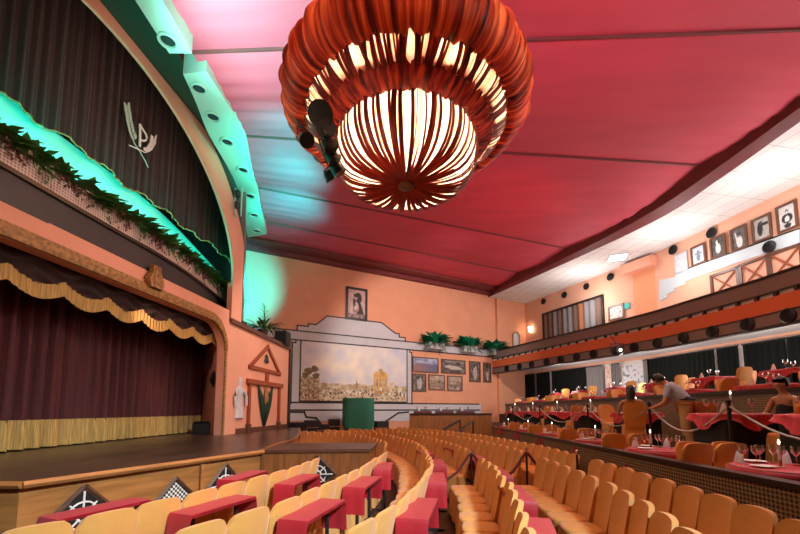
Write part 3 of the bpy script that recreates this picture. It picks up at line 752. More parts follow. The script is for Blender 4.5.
def ellp(u, v, cx, cy, rx, ry): return ((u-cx)/rx)**2+((v-cy)/ry)**2 < 1
def mural_fn(u, v):
    y = 1-v
    cl = nz(u*1.8, y, 4, 1)+.5*nz(u*1.8, y, 9, 2)
    c = mixc((196, 200, 224), (250, 236, 216), .35+.5*cl+.5*u*(1-u)*2+.25*y)
    g = nz(u*2, y, 11, 3); g2 = nz(u*2, y, 26, 4)
    if y > .70+.03*nz(u, 0, 9): c = mixc((166, 138, 98), (232, 218, 190), .45+.9*g+.35*g2)
    if y > .80: c = mixc((140, 118, 88), (248, 238, 218), .55+.9*g2+.6*g)
    if y > .9: c = mixc((196, 176, 140), (230, 214, 182), .5+g)
    if abs(u-.495) < .005 and .62 < y < .74: c = (120, 100, 90)
    if abs(u-.495) < .009 and .67 < y < .76: c = (150, 120, 96)
    # pavilion with dome and arches
    if .655 < u < .80 and .52 < y < .86:
        c = mixc((206, 158, 84), (226, 184, 112), .5+g2)
        for cx in (.685, .728, .772):
            if abs(u-cx) < .013 and y > .60: c = mixc((150, 112, 70), (240, 226, 200), .5+g)
    if ellp(u, y, .728, .53, .075, .085) and y < .54: c = mixc((196, 146, 74), (232, 186, 110), .5+g)
    if ellp(u, y, .728, .43, .02, .03): c = (190, 150, 96)
    if ellp(u, y, .84, .68, .03, .04) or (.81 < u < .87 and .68 < y < .82): c = mixc((236, 222, 196), (200, 176, 140), .5+g2)
    # palms and white house at one end
    if u < .16 and y > .52: c = mixc((214, 196, 164), (140, 112, 74), .5+1.2*g2) if y > .6 else c
    for cx, cy, r in ((.07, .5, .035), (.115, .47, .035), (.13, .58, .03), (.04, .57, .03)):
        if ellp(u, y, cx, cy, r*(1+.5*g2), r*1.6*(1+.5*g)): c = mixc((84, 76, 40), (134, 116, 66), .5+g2)
    for cx in (.07, .115):
        if abs(u-cx) < .004 and y > .5: c = (110, 84, 54)
    if y > .78 and nz(u*2, y, 26, 9) > .34: c = (70, 56, 50)
    if y > .80 and nz(u*2, y, 46, 12) > .34: c = (150, 62, 48)
    return c
picture('mural_painting', 'large painted mural of a pavilion and old town under clouds', 'mural', MUR, 299.5, 344.3, 407, 402, mural_fn, 200, 104, .05)
def bw_portrait(u, v):
    y = 1-v; g = nz(u, y, 7, 1); c = mixc((186, 150, 146), (206, 176, 168), .5+g)
    if ellp(u, y, .58, .30, .20, .20) or (u > .5 and u-.5 < .1+.48*(y-.2) and y > .2): c = (38, 26, 28)
    if ellp(u, y, .44, .26, .11, .12): c = (176, 142, 136)
    if ellp(u, y, .45, .21, .12, .06) : c = (44, 30, 32)
    if ellp(u, y, .42, .62, .2, .2): c = mixc((150, 120, 114), (214, 186, 176), .5+2*g)
    if ellp(u, y, .36, .45, .08, .14): c = (60, 44, 46)
    if y > .84: c = mixc((96, 74, 72), (160, 134, 128), .5+2*g)
    return c
picture('framed_portrait', 'tall framed dark haired portrait on the peach wall above the mural', 'picture', MUR, 345.5, 288, 367, 320.5, bw_portrait, 36, 56, .13)
def scene_fn(kind):
    def f(u, v):
        y = 1-v; g = nz(u, y, 5, kind); h = nz(u, y, 14, kind+5)
        if kind == 1: c = mixc((120, 128, 164), (196, 200, 216), .6-y+g) if y < .5+.2*g else mixc((160, 116, 110), (90, 98, 134), u*1.3-.2+h)
        elif kind == 2: c = mixc((70, 60, 56), (150, 140, 136), .6+g-.4*y); c = (196, 184, 170) if ellp(u, y, .5, .58+.2*(u-.5), .38, .15) else c
        elif kind in (3, 4, 5):
            c = mixc((56, 48, 48), (140, 120, 112), .55+.9*g)
            cx = .52
            if ellp(u, y, cx, .55, .2, .38): c = mixc((210, 200, 190), (150, 134, 128), .5+h)
            if ellp(u, y, cx-.08, .2, .1, .1): c = (46, 36, 36)
            if kind == 5 and abs(u-.5) < .1: c = (36, 28, 28) if y < .5 else c
        else: c = mixc((104, 78, 66), (190, 160, 140), .5+g+.5*h); c = mixc((210, 186, 168), c, .5) if y < .35 else c
        return c
    return f
for (u0, v0, u1, v1), k, lab in [((412, 357.5, 438, 372.5), 1, 'blue and pink framed print, upper one beside the mural'), ((441, 359.8, 465, 373.8), 2, 'framed print with a pale reclining shape, second in the upper row'),
                                 ((469, 361.5, 480, 382), 3, 'tall framed print of a standing figure, third in upper row'), ((483, 362.8, 490.5, 382.5), 5, 'narrow tall framed print at the gallery end of the row'),
                                 ((412, 373.8, 425.8, 391.5), 4, 'upright framed print below the blue print'), ((428.2, 374.8, 444.5, 390), 6, 'brown framed print in the middle of the lower row'), ((447, 376, 462, 391), 7, 'soft brown framed print ending the lower row')]:
    picture('framed_print', lab+' on the peach wall', 'picture', MUR, u0, v0, u1, v1, scene_fn(k), 24, 24, .06, framew, 'framed prints beside the mural')
# --- wall planters
for k, (u, v) in enumerate([(432.5, 350), (466, 353), (493, 356)]):
    s0, z0 = MUR.px(u, v)
    t = thing('wall_planter', ['bushy plant in wall box, the one closest to the mural', 'bushy plant in wall box above the reclining print', 'bushy plant in wall box at the gallery end of the band'][k], 'planter', MUR.at(s0, z0, .28), MUR.ang(), 'plant boxes on the mural wall')
    MB().box(-.55, .55, -.22, .24, 0, .38).build('box', greyl, t, smooth=False)
    leaves(230, 1.0, .5, .9, .28, .5, 90+k, .45).build('foliage', leafb, t, ang=180).location = (0, 0, .3)
    leaves(26, .9, .4, .2, 1.3, .4, 95+k, .2).build('trailing_foliage', leafd, t, ang=180).location = (0, -.15, .2)
# --- plant and box speaker on the wing wall
s0, z0 = PRO.px(265, 340)
t = thing('potted_plant', 'feathery potted plant standing on the wing wall coping', 'plant', PRO.at(s0, 4.68, -.1))
MB().lathe([(.16, 0), (.22, .25), (.2, .25)], 14).build('pot', woodd, t)
leaves(120, .7, .5, .5, .5, .5, 77, .16).build('foliage', leafd, t, ang=180).location = (0, 0, .2)
b = MB(); b.tube([(0, 0, .2), (.05, .02, .7), (.02, 0, 1.25)], .015, 5)
for i in range(26): 
    a = i*2.4; z = .5+.03*i; b.tube([(0.03, 0, z), (.2*math.cos(a)*(1.3-.03*i), .2*math.sin(a)*(1.3-.03*i), z+.12)], .008, 4)
b.build('stem', leafd, t)
s0, z0 = PRO.px(283.5, 348)
t = thing('box_speaker', 'small black box speaker on the wing wall beside the plant', 'speaker', PRO.at(s0, 4.62, -.05), PRO.ang())
MB().box(-.3, .3, -.25, .25, 0, .62).build('cabinet', blackp, t, smooth=False); MB().box(-.25, .25, -.27, -.25, .05, .57).build('grille', dark, t, smooth=False)

# ================================================================== FLOOR BEYOND THE STAGE
# green draped box in front of the mural
cx, cy = aty(358, 427, 18.6)[:2]
t = thing('covered_booth', 'tall green cloth covered box standing below the mural', 'booth', (cx, cy, 0), MUR.ang()*.5)
w2 = .74
def grn(u, v):
    a = 2*PI*u; p = 5
    x = math.copysign(abs(math.cos(a))**(2/p), math.cos(a))*w2; y = math.copysign(abs(math.sin(a))**(2/p), math.sin(a))*.55
    rp = 1+.02*math.sin(a*12)*(1-v)
    sag = .16*(1-abs(x)/w2)**1 if False else .25*(abs(x)/w2)**4
    return (x*rp, y*rp, .78+sag*(1-v)+(2.32-.78-sag*(1-v))*v)
b = MB(); b.grid(grn, 64, 10); b.box(-w2*.97, w2*.97, -.5, .5, 2.29, 2.32); b.build('cover', greencloth, t, ang=50)
MB().box(-.6, .6, -.42, .42, .25, .95).build('body', blackp, t, smooth=False)
for sx in (-1, 1):
    for sy in (-1, 1): MB().tube([(.55*sx, .38*sy, 0), (.55*sx, .38*sy, .3)], .05, 8).build('leg', dark, t)
for k, (u, w, h) in enumerate([(299, .9, 1.15), (312, .7, 1.25), (325, .8, 1.05), (334, .5, 1.3), (381, .6, 1.2)]):
    x, y, _ = aty(u, 425, 18.6+k*.1)
    t = thing('equipment_case', 'black equipment case on the floor below the mural, %s from the stage' % ordw(k+1), 'case', (x, y, 0), .1*k, 'black cases below the mural')
    MB().box(-w/2, w/2, -.3, .3, .08, h).build('body', blackp, t, smooth=False)
    MB().box(-w/2-.01, w/2+.01, -.31, .31, h*.72, h*.75).build('lid_seam', chrome, t, smooth=False)
    for sx in (-1, 1): MB().lathe([(.04, 0), (.05, .04), (.04, .08)], 10, (sx*w*.38, -.2, 0)).build('caster', dark, t)

# ================================================================== TERRACES
z1, z2, z3, z4 = .35, .95, 1.5, 2.0
def terr(name, x0, x1, y0, y1l, y1r, z, m, lab):
    b = MB(); b.prism([(x0, y0, 0), (x1, y0, 0), (x1, y1r, 0), (x0, y1l, 0)], (0, 0, z)); struct(b.build(name, m, smooth=False), lab, 'terrace')
terr('floor_terrace_1', 3.88, 4.85, -3, 17, 17, z1, floorm, 'lowest dining terrace behind the lattice parapet')
terr('floor_terrace_2', 4.85, 6.6, -3, mural_y(4.85)-.1, mural_y(6.6)-.1, z2, floorm, 'second dining terrace behind the roped edge')
terr('floor_terrace_3', 6.6, 8.8, -3, mural_y(6.6)-.1, mural_y(8.8)-.1, z3, floorm, 'third dining terrace behind its own parapet')
b = MB(); b.prism([(8.8, -3, 0), (14.3, -3, 0), (14.3, 4, 0), (14.0, 9, 0), (13.4, 12.6, 0), (12.3, 18.35, 0), (9.0, 26.6, 0), (8.8, 26.6, 0)], (0, 0, z4)); struct(b.build('floor_terrace_4', floorm, smooth=False), 'top dining terrace below the curtained wall', 'terrace')
b = MB(); b.prism([(.6, 19.3, 0), (4.85, 20.3, 0), (4.85, mural_y(4.85)-.1, 0), (.6, mural_y(.6)-.1, 0)], (0, 0, z2)); struct(b.build('floor_terrace_5', floorm, smooth=False), 'far dining terrace below the framed prints', 'terrace')
P1 = smoothline([(3.78, -3), (3.80, 3.7), (3.82, 5.9), (3.88, 9.3), (3.96, 16.84)], .5)
t = thing('lattice_parapet', 'long woven lattice parapet with dark rail along the lowest terrace', 'parapet', (3.85, 8, 0))
band('lattice_panel', P1, [(0, 0), (0, 1.0), (.08, 1.0), (.08, 0)], lat_par, t)
band('rail', P1, [(-.05, .98), (-.05, 1.05), (.13, 1.05), (.13, .98)], capm, t)
t = thing('terrace_parapet', 'greyish woven parapet fronting the third dining terrace', 'parapet', (6.6, 8, z2))
P3 = smoothline([(6.58, -3), (6.58, 8), (6.56, 15), (6.5, 23.5)], .5)
band('lattice_panel', P3, [(0, z2), (0, 2.05), (.1, 2.05), (.1, z2)], lat_grey, t)
band('rail', P3, [(-.04, 2.05), (-.04, 2.13), (.14, 2.13), (.14, 2.05)], capm, t)
t = thing('far_parapet', 'brown parapet of the far terrace below the framed prints', 'parapet', (2.5, 19.7, 0))
P5 = resamp([(.5, 19.25), (4.85, 20.25)], 8)
band('panel', P5, [(0, 0), (0, 1.5), (-.1, 1.5), (-.1, 0)], runwood, t)
band('rail', P5, [(.04, 1.5), (.04, 1.58), (-.14, 1.58), (-.14, 1.5)], capm, t)
# stairs handrails between far seats and terraces
for k, (a, c) in enumerate([((431, 437), (460, 420)), ((449, 438), (473, 421))]):
    p = aty(*a, 15.5); q = aty(*c, 17.2)
    t = thing('handrail', ['dark sloping stair handrail on the stage side of the far steps', 'dark sloping stair handrail on the parapet side of the far steps'][k], 'handrail', (p[0], p[1], 0), 0, 'stair handrails')
    b = MB(); b.tube([(0, 0, p[2]), (q[0]-p[0], q[1]-p[1], q[2])], .05, 8); b.build('rail', capm, t)
    for f in (0, .5, 1): 
        b = MB(); b.tube([((q[0]-p[0])*f, (q[1]-p[1])*f, 0), ((q[0]-p[0])*f, (q[1]-p[1])*f, p[2]+(q[2]-p[2])*f)], .035, 8); b.build('post', capm, t)
b = MB()
for i in range(4): b.box(2.0, 3.4, 15.6+.35*i, 17.2, .16*i if i else 0, .16*(i+1))
struct(b.build('floor_steps', whitew, smooth=False), 'short pale steps between the handrails', 'steps')

# ================================================================== GALLERY FRONT
BL = [(4.6, 27.5)]+[atz(u, v, 5.65) for u, v in [(500, 350), (549, 338), (598, 326), (650, 313), (688, 301.5), (726, 290), (763, 278.5), (800, 266)]]+[(11.2, 7), (11.3, 2), (11.3, -3)]
BL[0] = (6.2, 25.3)
BLs = smoothline(BL, .4)[::-1]
t = thing('gallery_balustrade', 'curved brown and orange gallery front below the white ceiling', 'gallery front', (10, 14, 4.15))
band('rail', BLs, [(-.06, 5.62), (-.06, 5.68), (.2, 5.68), (.2, 5.62)], capm, t)
band('upper_panel', BLs, [(0, 5.18), (0, 5.62), (.15, 5.62), (.15, 5.18)], brownband, t)
band('lower_rail', BLs, [(-.03, 5.14), (-.03, 5.18), (.15, 5.18), (.15, 5.14)], capm, t)
band('slot_board', BLs, [(.06, 5.0), (.06, 5.14), (.15, 5.14), (.15, 5.0)], whitew, t)
band('orange_panel', BLs, [(0, 4.56), (0, 5.03), (.15, 5.03), (.15, 4.56)], orangeband, t)
band('black_line', BLs, [(-.02, 4.53), (-.02, 4.57), (.15, 4.57), (.15, 4.53)], capm, t)
band('speaker_panel', BLs, [(0, 4.2), (0, 4.53), (.15, 4.53), (.15, 4.2)], brownband, t)
band('bottom_trim', BLs, [(-.03, 4.14), (-.03, 4.2), (.2, 4.2), (.2, 4.14)], capm, t)
b = MB()
pb = smoothline(BL, .55)
for p in pb:
    if 5 < p[1] < 25: b.box(p[0]-.04, p[0]+.04, p[1]-.05, p[1]+.05, 5.03, 5.14)
b.build('slot_blocks', capm, t, smooth=False, world=True)
B40 = resamp(BLs[::-1], 40); 
b = MB(); b.grid(lambda u, v: (*[B40[int(round(u*40))][c]*(1-v)+W2[int(round(u*40))][c]*v for c in (0, 1)], 4.44), 40, 1); b.grid(lambda u, v: (*[B40[int(round(u*40))][c]*(1-v)+W2[int(round(u*40))][c]*v for c in (0, 1)], 4.5), 40, 1)
struct(b.build('ceiling_under_gallery', whitec, smooth=False), 'white underside of the gallery', 'ceiling')
# round speakers on the gallery front
def disc_speaker(pos, ang, r, lab, grp):
    """black drum loudspeaker facing out of a wall; ang = plan direction it faces"""
    t = thing('round_speaker', lab, 'speaker', (pos[0], pos[1], pos[2]-r), ang+PI/2, grp)
    def lp(prof, m, nm):
        b = MB(); b.lathe(prof, 24); b.v = [(x, -z, y+r) for x, y, z in b.v]; b.build(nm, m, t)
    lp([(r*.92, 0), (r, .015), (r, .05), (r*.88, .065), (r*.82, .055)], dark, 'housing')
    lp([(r*.82, .055), (r*.5, .03), (r*.25, .02), (r*.22, .04), (.001, .05)], blackp, 'cone')
    return t
def near_line(u, v, z, line):
    # where the sight line through a pixel meets the curved front
    best = None
    d = ray(u, v)
    for i in range(len(line)-1):
        a, c = line[i], line[i+1]; ex, ey = c[0]-a[0], c[1]-a[1]
        den = d[0]*ey-d[1]*ex
        if abs(den) < 1e-9: continue
        tt = (a[0]*ey-a[1]*ex)/den; s = (a[0]*d[1]-a[1]*d[0])/den if False else ((d[0]*tt-a[0])*ex+(d[1]*tt-a[1])*ey)/(ex*ex+ey*ey)
        if -.001 <= s <= 1.001 and tt > 0:
            p = (d[0]*tt, d[1]*tt, CH+d[2]*tt); L = math.hypot(ex, ey)
            if best is None or tt < best[0]: best = (tt, p, (-ey/L, ex/L))
    return best
fs_px = [(789, 315), (748, 325), (713, 332), (684, 338), (658, 343), (634.6, 347.6), (594, 355), (577, 358), (561, 360.6), (547, 362.7), (532, 364.5), (520, 366.5), (507, 368.5)]
for k, (u, v) in enumerate(fs_px):
    h = near_line(u, v, 4.4, BLs)
    nx, ny = h[2]
    if nx*h[1][0]+ny*h[1][1] > 0: nx, ny = -nx, -ny
    z = 4.37
    disc_speaker((h[1][0]+nx*.01, h[1][1]+ny*.01, z), math.atan2(ny, nx), .21, 'round black speaker on the brown gallery front, %s from the camera end' % ordw(k+1), 'speakers on the gallery front')
# spot lamp on a bracket in front of the gallery
h = near_line(620, 351, 4.4, BLs); p = aty(619, 351, h[1][1]-.6)
t = thing('follow_spot', 'dark stage lamp hanging in front of the gallery front', 'lamp', (p[0], p[1], p[2]-.25))
b = MB(); b.lathe([(.08, 0), (.2, .1), (.22, .42), (.16, .5)], 16); b.v = [(x*1.0-.1, -(z-.25), y+.25) for x, y, z in b.v]; b.build('body', dark, t)
MB().tube([(-.35, 0, .3), (-.35, 0, .55), (.2, 0, .55), (.2, 0, .3)], .02, 6).build('yoke', dark, t)
MB().tube([(-.1, 0, .55), (-.1, .5, 1.1)], .02, 6).build('bracket', dark, t)
b = MB(); b.lathe([(.001, 0), (.04, 0.0), (.06, .02)], 14); b.v = [(x-.1, -.27-z, y+.25) for x, y, z in b.v]; b.build('lens', warmem, t)

# ================================================================== GALLERY WALL DRESSING
def wplane(u): return WA if u < 651 else WB
# round speakers on the gallery wall
for k, (u, v, r) in enumerate([(544, 301.5, .2), (565, 295, .2), (587, 286.5, .2), (611, 277, .21), (641.5, 265, .21), (674, 250, .22), (712.5, 233, .22), (771.5, 247, .22)]):
    pl = wplane(u); s0, z0 = pl.px(u, v)
    disc_speaker(pl.at(s0, z0, .03 if k < 7 else .08), math.atan2(pl.n[1], pl.n[0]), r, 'round dark speaker high on the gallery wall, %s from the mural end' % ordw(k+1) if k < 7 else 'round dark speaker over the pale blue gallery band', 'speakers on the gallery wall')
# pale blue band with stepped end, trellis panels below
tb = thing('gallery_band', 'pale blue painted band with stepped end below the gallery photographs', 'band', WB.at(3, 6.5))
bp_ = [(800, 229), (800, 243), (735, 263.5), (700, 276), (686, 281), (686, 284), (675, 288), (675, 291), (668, 294), (668, 297), (660, 301), (660, 280), (676, 277), (676, 273.5)]
mpoly(bp_, .005, .03, paleblue, 'band', tb, WB)
pstrip(WB, [(676, 273), (800, 228.5)], .05, .03, .02, frameb, 'edge_line', tb)
for k, (u0, v0, u1, v1, u2, v2, u3, v3) in enumerate([(711, 277, 737, 267.5, 738.5, 282, 712.5, 292), (739.5, 266, 766.5, 256.5, 769, 271.5, 741.5, 281), (768.5, 255.5, 799, 245, 802, 259.5, 771, 270.5)]):
    t = thing('trellis_panel', 'rust framed diagonal trellis panel above the gallery rail, %s from the mural end' % ordw(k+1), 'panel', WB.at(*WB.px(u3, v3), .04), 0, 'trellis panels on the gallery wall')
    s0, _ = WB.px(u3, (v0+v3)/2); s1, _ = WB.px(u2, (v1+v2)/2); zt_ = (WB.px(u0, v0)[1]+WB.px(u1, v1)[1])/2; zb_ = zt_-.95
    pts = [(s0, zb_), (s1, zb_), (s1, zt_), (s0, zt_)]
    pstrip(WB, None, .10, .02, .05, framew, 'frame', t, True, pts=pts)
    pstrip(WB, None, .06, .02, .03, rustpaint, 'lattice_bar', t, pts=[pts[0], pts[2]]); pstrip(WB, None, .06, .02, .03, rustpaint, 'lattice_bar', t, pts=[pts[1], pts[3]])
def performer(kind):
    def f(u, v):
        y = 1-v; g = nz(u, y, 6, kind); c = mixc((150, 146, 144), (205, 200, 196), .5+g)
        d_ = (40, 38, 40); l_ = (222, 216, 212)
        if kind == 0: c = mixc((196, 198, 204), (228, 228, 230), .5+g); return c
        if kind == 1:
            c = (196, 204, 214)
            if ellp(u, y, .5, .33, .12, .1) or ellp(u, y, .5, .62, .16, .26): c = (120, 132, 150)
            if abs(y-.42) < .05 and .2 < u < .8: c = (130, 140, 156)
        if kind == 2:
            c = mixc((60, 58, 58), (96, 94, 92), .5+g)
            if ellp(u, y, .52, .6, .2, .28) or ellp(u, y, .45, .27, .08, .14): c = l_
        if kind == 3:
            c = mixc((80, 76, 74), (118, 112, 110), .5+g)
            if ellp(u, y, .52, .68, .22, .3) or abs(u-.24-(y-.2)*.3) < .05 and .15 < y < .6: c = l_
            if ellp(u, y, .52, .36, .13, .11): c = (150, 140, 136)
            if ellp(u, y, .52, .30, .14, .07): c = d_
        if kind == 4:
            c = mixc((160, 156, 152), (190, 186, 182), .5+g)
            if ellp(u, y, .38, .5, .17, .34) or (abs(y-.33) < .07 and .4 < u < .9): c = d_
            if ellp(u, y, .45, .22, .1, .09): c = (70, 66, 66)
        if kind == 5:
            c = mixc((196, 192, 190), (220, 216, 212), .5+g)
            if ellp(u, y, .5, .55, .33, .2) or ellp(u, y, .5, .27, .1, .1) or (ellp(u, y, .5, .86, .22, .1)): c = d_
            if ellp(u, y, .5, .58, .14, .12) or ellp(u, y, .5, .31, .07, .06): c = l_
        return c
    return f
PP = [(676.5, 251, 689, 274), (692.5, 243, 707.5, 267), (711.5, 234, 727.5, 259.5), (732, 224.5, 749.5, 252), (753.5, 214, 774, 243), (778, 201, 800, 233)]
PL_ = ['faded pale framed photograph', 'framed photograph of a blue toned figure with spread arms', 'framed photograph of a pale dancer on dark ground', 'framed photograph of a dancer raising one arm', 'framed photograph of a dark figure stretching sideways', 'framed photograph of a stout figure with hands on hips']
for k, (u0, v0, u1, v1) in enumerate(PP):
    picture('framed_photograph', PL_[k]+' on the gallery wall', 'picture', WB, u0, v0+2, u1, v1-2, performer(k), 26, 34, .08, framew if k else greyl, 'gallery wall photographs', .06)
# striped curtain high on the gallery wall
t = thing('gallery_curtain', 'brown and grey striped curtain in a black recess on the gallery wall', 'curtain', WA.at(*WA.px(573, 330)))
s0 = WA.px(545, 325)[0]; s1 = WA.px(603, 312)[0]; zt_ = WA.px(574, 306)[1]; zb_ = 5.1
b = MB(); N = 11
for i in range(N):
    a0 = s0+(s1-s0)*i/N; a1 = s0+(s1-s0)*(i+1)/N
    b.grid(lambda u, v: WA.at(a0+(a1-a0)*u, zb_+(zt_-zb_)*v, .08+.05*math.sin(u*2*PI)), 8, 1, [0, 0, 1, 0, 1, 1, 0, 2, 1, 1, 0][i])
b.build('drape', [browncurt, greycurt, mat('rust_curtain_cloth', (.36, .13, .06), .8)], t, world=True, ang=180)
pstrip(WA, None, .12, .02, .12, blackp, 'frame', t, pts=[(s0-.05, zb_), (s0-.05, zt_+.06), (s1+.05, zt_+.06), (s1+.05, zb_)])
# alcove: recess shade shown by panel colour, with a box added to shade it
b = MB(); q = [WA.px(633, 272)[0], WA.px(650, 266)[0]]; zt_ = WA.px(640, 272)[1]
b.prism([WA.at(q[0], 4.5, .01), WA.at(q[1]+.5, 4.5, .01), WA.at(q[1]+.5, zt_, .01), WA.at(q[0], zt_, .01)], (WA.n[0]*.03, WA.n[1]*.03, 0))
struct(b.build('alcove_shade_panel', mat('alcove_shade_paint', (.86, .36, .18), .7), smooth=False), 'orange panel standing for the shaded alcove in the gallery wall', 'alcove')
b = MB(); b.prism([WA.at(q[0]-.3, zt_, 0), WA.at(q[1]+.4, zt_, 0), WA.at(q[1]+.4, zt_+.5, 0), WA.at(q[0]-.3, zt_+.5, 0)], (WA.n[0]*.5, WA.n[1]*.5, 0))
struct(b.build('trim_40', pink, smooth=False), 'added shade box over the gallery alcove', 'lintel')
# small framed things by the alcove
picture('framed_notice', 'small framed drawing beside the alcove on the gallery wall', 'picture', WA, 609, 305, 625, 320, lambda u, v: mixc((226, 206, 196), (120, 84, 78), 1 if nz(u, v, 7, 3) > .25 else 0), 22, 18, .09, framew, None, .04)
s0, z0 = WA.px(627.5, 306); b = MB(); b.prism([WA.at(s0-.15, z0-.15, .02), WA.at(s0+.15, z0-.15, .02), WA.at(s0+.15, z0+.15, .02), WA.at(s0-.15, z0+.15, .02)], (WA.n[0]*.04, WA.n[1]*.04, 0))
tag(b.build('wall_sign', tealem if False else mat('teal_sign', (.0, .45, .38), .5), smooth=False), 'small square teal sign above the gallery rail', 'sign')
# lamp on the gallery wall and arched mirror at the corner
s0, z0 = WA.px(531.5, 330)
t = thing('wall_lamp', 'glowing wall lamp at the corner of the gallery', 'lamp', WA.at(s0, z0-.2, .1))
MB().lathe([(.06, 0), (.10, .1), (.16, .4), (.14, .4)], 14).build('shade', warmem, t); MB().box(-.05, .05, -.05, .05, -.1, 0).build('bracket', goldorn, t, smooth=False)
s0, z0 = MUR.px(515.5, 341)
t = thing('arched_mirror', 'arched gold framed mirror at the gallery corner', 'mirror', MUR.at(s0, z0-.4, .05), 0)
pa = [(s0-.32, z0-.6), (s0-.32, z0+.3)]+[(s0+.32*math.cos(PI-PI*i/8), z0+.3+.32*math.sin(PI*i/8)) for i in range(9)]+[(s0+.32, z0-.6)]
pstrip(MUR, None, .08, .05, .05, goldorn, 'frame', t, True, pts=pa); spoly(pa, .03, .02, greyl, 'glass', t)
h = WA.px(534, 340); t = thing('gallery_plant', 'small leafy plant on the gallery at the corner', 'plant', WA.at(h[0], 5.3, .7))
leaves(50, .8, .5, .3, .6, .5, 5, .3).build('foliage', leafm, t, ang=180); MB().lathe([(.18, -.75), (.24, -.05), (.2, 0)], 12).build('pot', woodd, t)
# ceiling lamp panel of the gallery
x, y = atz(617.5, 257, 9.40)
t = thing('ceiling_lamp', 'square white lamp panel in the gallery ceiling', 'lamp', (x, y, 9.36), 1.2)
MB().box(-.42, .42, -.42, .42, 0, .05).build('frame', whitec, t, smooth=False); MB().box(-.38, .38, -.38, .38, -.01, .0).build('diffuser', whiteem, t, smooth=False)

# ================================================================== CURTAINS UNDER THE GALLERY
cs_px = [(507, 521, blackcurt), (523, 537, blackcurt), (539, 551.5, blackcurt), (553.5, 588, blackcurt), (589, 605, greycurt), (614, 622, greycurt), (646, 651, greycurt), (651, 720, blackcurt), (722, 744.5, blackcurt), (748, 792, blackcurt), (793, 860, blackcurt)]
for k, (u0, u1, m) in enumerate(cs_px):
    pl = wplane((u0+u1)/2); s0 = pl.px(u0, 370)[0]; s1 = pl.px(u1, 370)[0]
    t = thing('window_curtain', ('black' if m is blackcurt else 'grey')+' pleated curtain under the gallery, %s from the mural end' % ordw(k+1), 'curtain', pl.at((s0+s1)/2, 2.1, .2), 0, 'curtains under the gallery')
    leaf(s0, s1, 2.02, 4.20, .2, 'drape', m, t, .05, .24, k, pl)
    b = MB(); b.tube([pl.at(s0, 4.22, .2), pl.at(s1, 4.22, .2)], .03, 6); b.build('rail', dark, t, world=True)
def poster_fn(u, v):
    g = nz(u, v, 6, 8); h = nz(u, v, 11, 3)
    c = (226, 230, 236)
    if h > .33: c = (176, 120, 130)
    if g > .35: c = (120, 134, 150)
    return c
picture('wall_poster', 'large pale poster with scattered sketches under the gallery', 'poster', WA, 623, 364, 645.5, 390, poster_fn, 40, 30, .05, whitec, None, .05)
picture('wall_poster', 'narrow salmon poster beside the grey curtain under the gallery', 'poster', WA, 606.5, 365, 612.5, 388, lambda u, v: (216, 150, 126) if nz(u, v, 5, 2) > .1 else (236, 206, 190), 12, 24, .04, whitec, None, .05)

# ================================================================== CHANDELIER
CX, CY = .1, 6.0
def gather(b, prof, n, amp, freq, seed, jag=0.0, uvk=1):
    """cloth gathered round a ring: the section in prof turned about the axis with many deep folds"""
    P = resamp(smoothline(prof, .04), max(8, len(prof)*3)); m = len(P)
    L = [0]
    for i in range(1, m): L.append(L[-1]+math.dist(P[i], P[i-1]))
    def off(a, v):
        ca, sa = math.cos(a), math.sin(a); q = Vector((ca*freq, sa*freq, seed+v*.5))
        return noise.noise(q)+.6*noise.noise(q*2.3)+.35*noise.noise(q*5.1)
    vs = []; uv = []
    for i, (r, z) in enumerate(P):
        v = i/(m-1); t = math.sin(PI*min(1, .12+v*.86))
        for k in range(n):
            a = 2*PI*k/n+.03*noise.noise(Vector((v*2, k*.01, seed)))
            o = off(a, v*1.2)
            rr = r+amp*o*(.55+.6*t)*min(1, r*1.4); zz = z+amp*.45*o*(1-t)+jag*o*(1 if i in (0, m-1) else 0)
            vs.append((rr*math.cos(a), rr*math.sin(a), zz)); uv.append((k/n, v))
    fs = [(i*n+k, i*n+(k+1) % n, (i+1)*n+(k+1) % n, (i+1)*n+k) for i in range(m-1) for k in range(n)]
    b.add(vs, fs, 0, uv); return b
t = thing('chandelier', 'huge three tiered chandelier of gathered red cloth under the ceiling', 'chandelier', (CX, CY, 0))
tiers = thing  # (kept simple: every cloth tier is a part below)
gather(MB(), [(.75, 9.0), (.9, 8.1), (1.15, 7.62), (1.55, 7.36), (1.86, 7.12), (2.0, 6.86), (1.97, 6.62), (1.84, 6.47), (1.68, 6.44), (1.58, 6.55)], 960, .085, 30, 1).build('outer_tier', cloth_red, t, ang=180)
gather(MB(), [(1.70, 6.75), (1.66, 6.52), (1.54, 6.38), (1.38, 6.29)], 900, .03, 26, 2).build('middle_lining', lining, t, ang=180)
gather(MB(), [(1.44, 6.38), (1.42, 6.30), (1.36, 6.22), (1.27, 6.17), (1.16, 6.15), (1.07, 6.22)], 900, .06, 26, 3).build('middle_roll', cloth_roll, t, ang=180)
gather(MB(), [(1.12, 6.25), (1.14, 6.0), (1.08, 5.76), (.95, 5.58), (.72, 5.49), (.4, 5.47), (.02, 5.53)], 720, .02, 16, 4).build('bowl_lining', lining, t, ang=180)
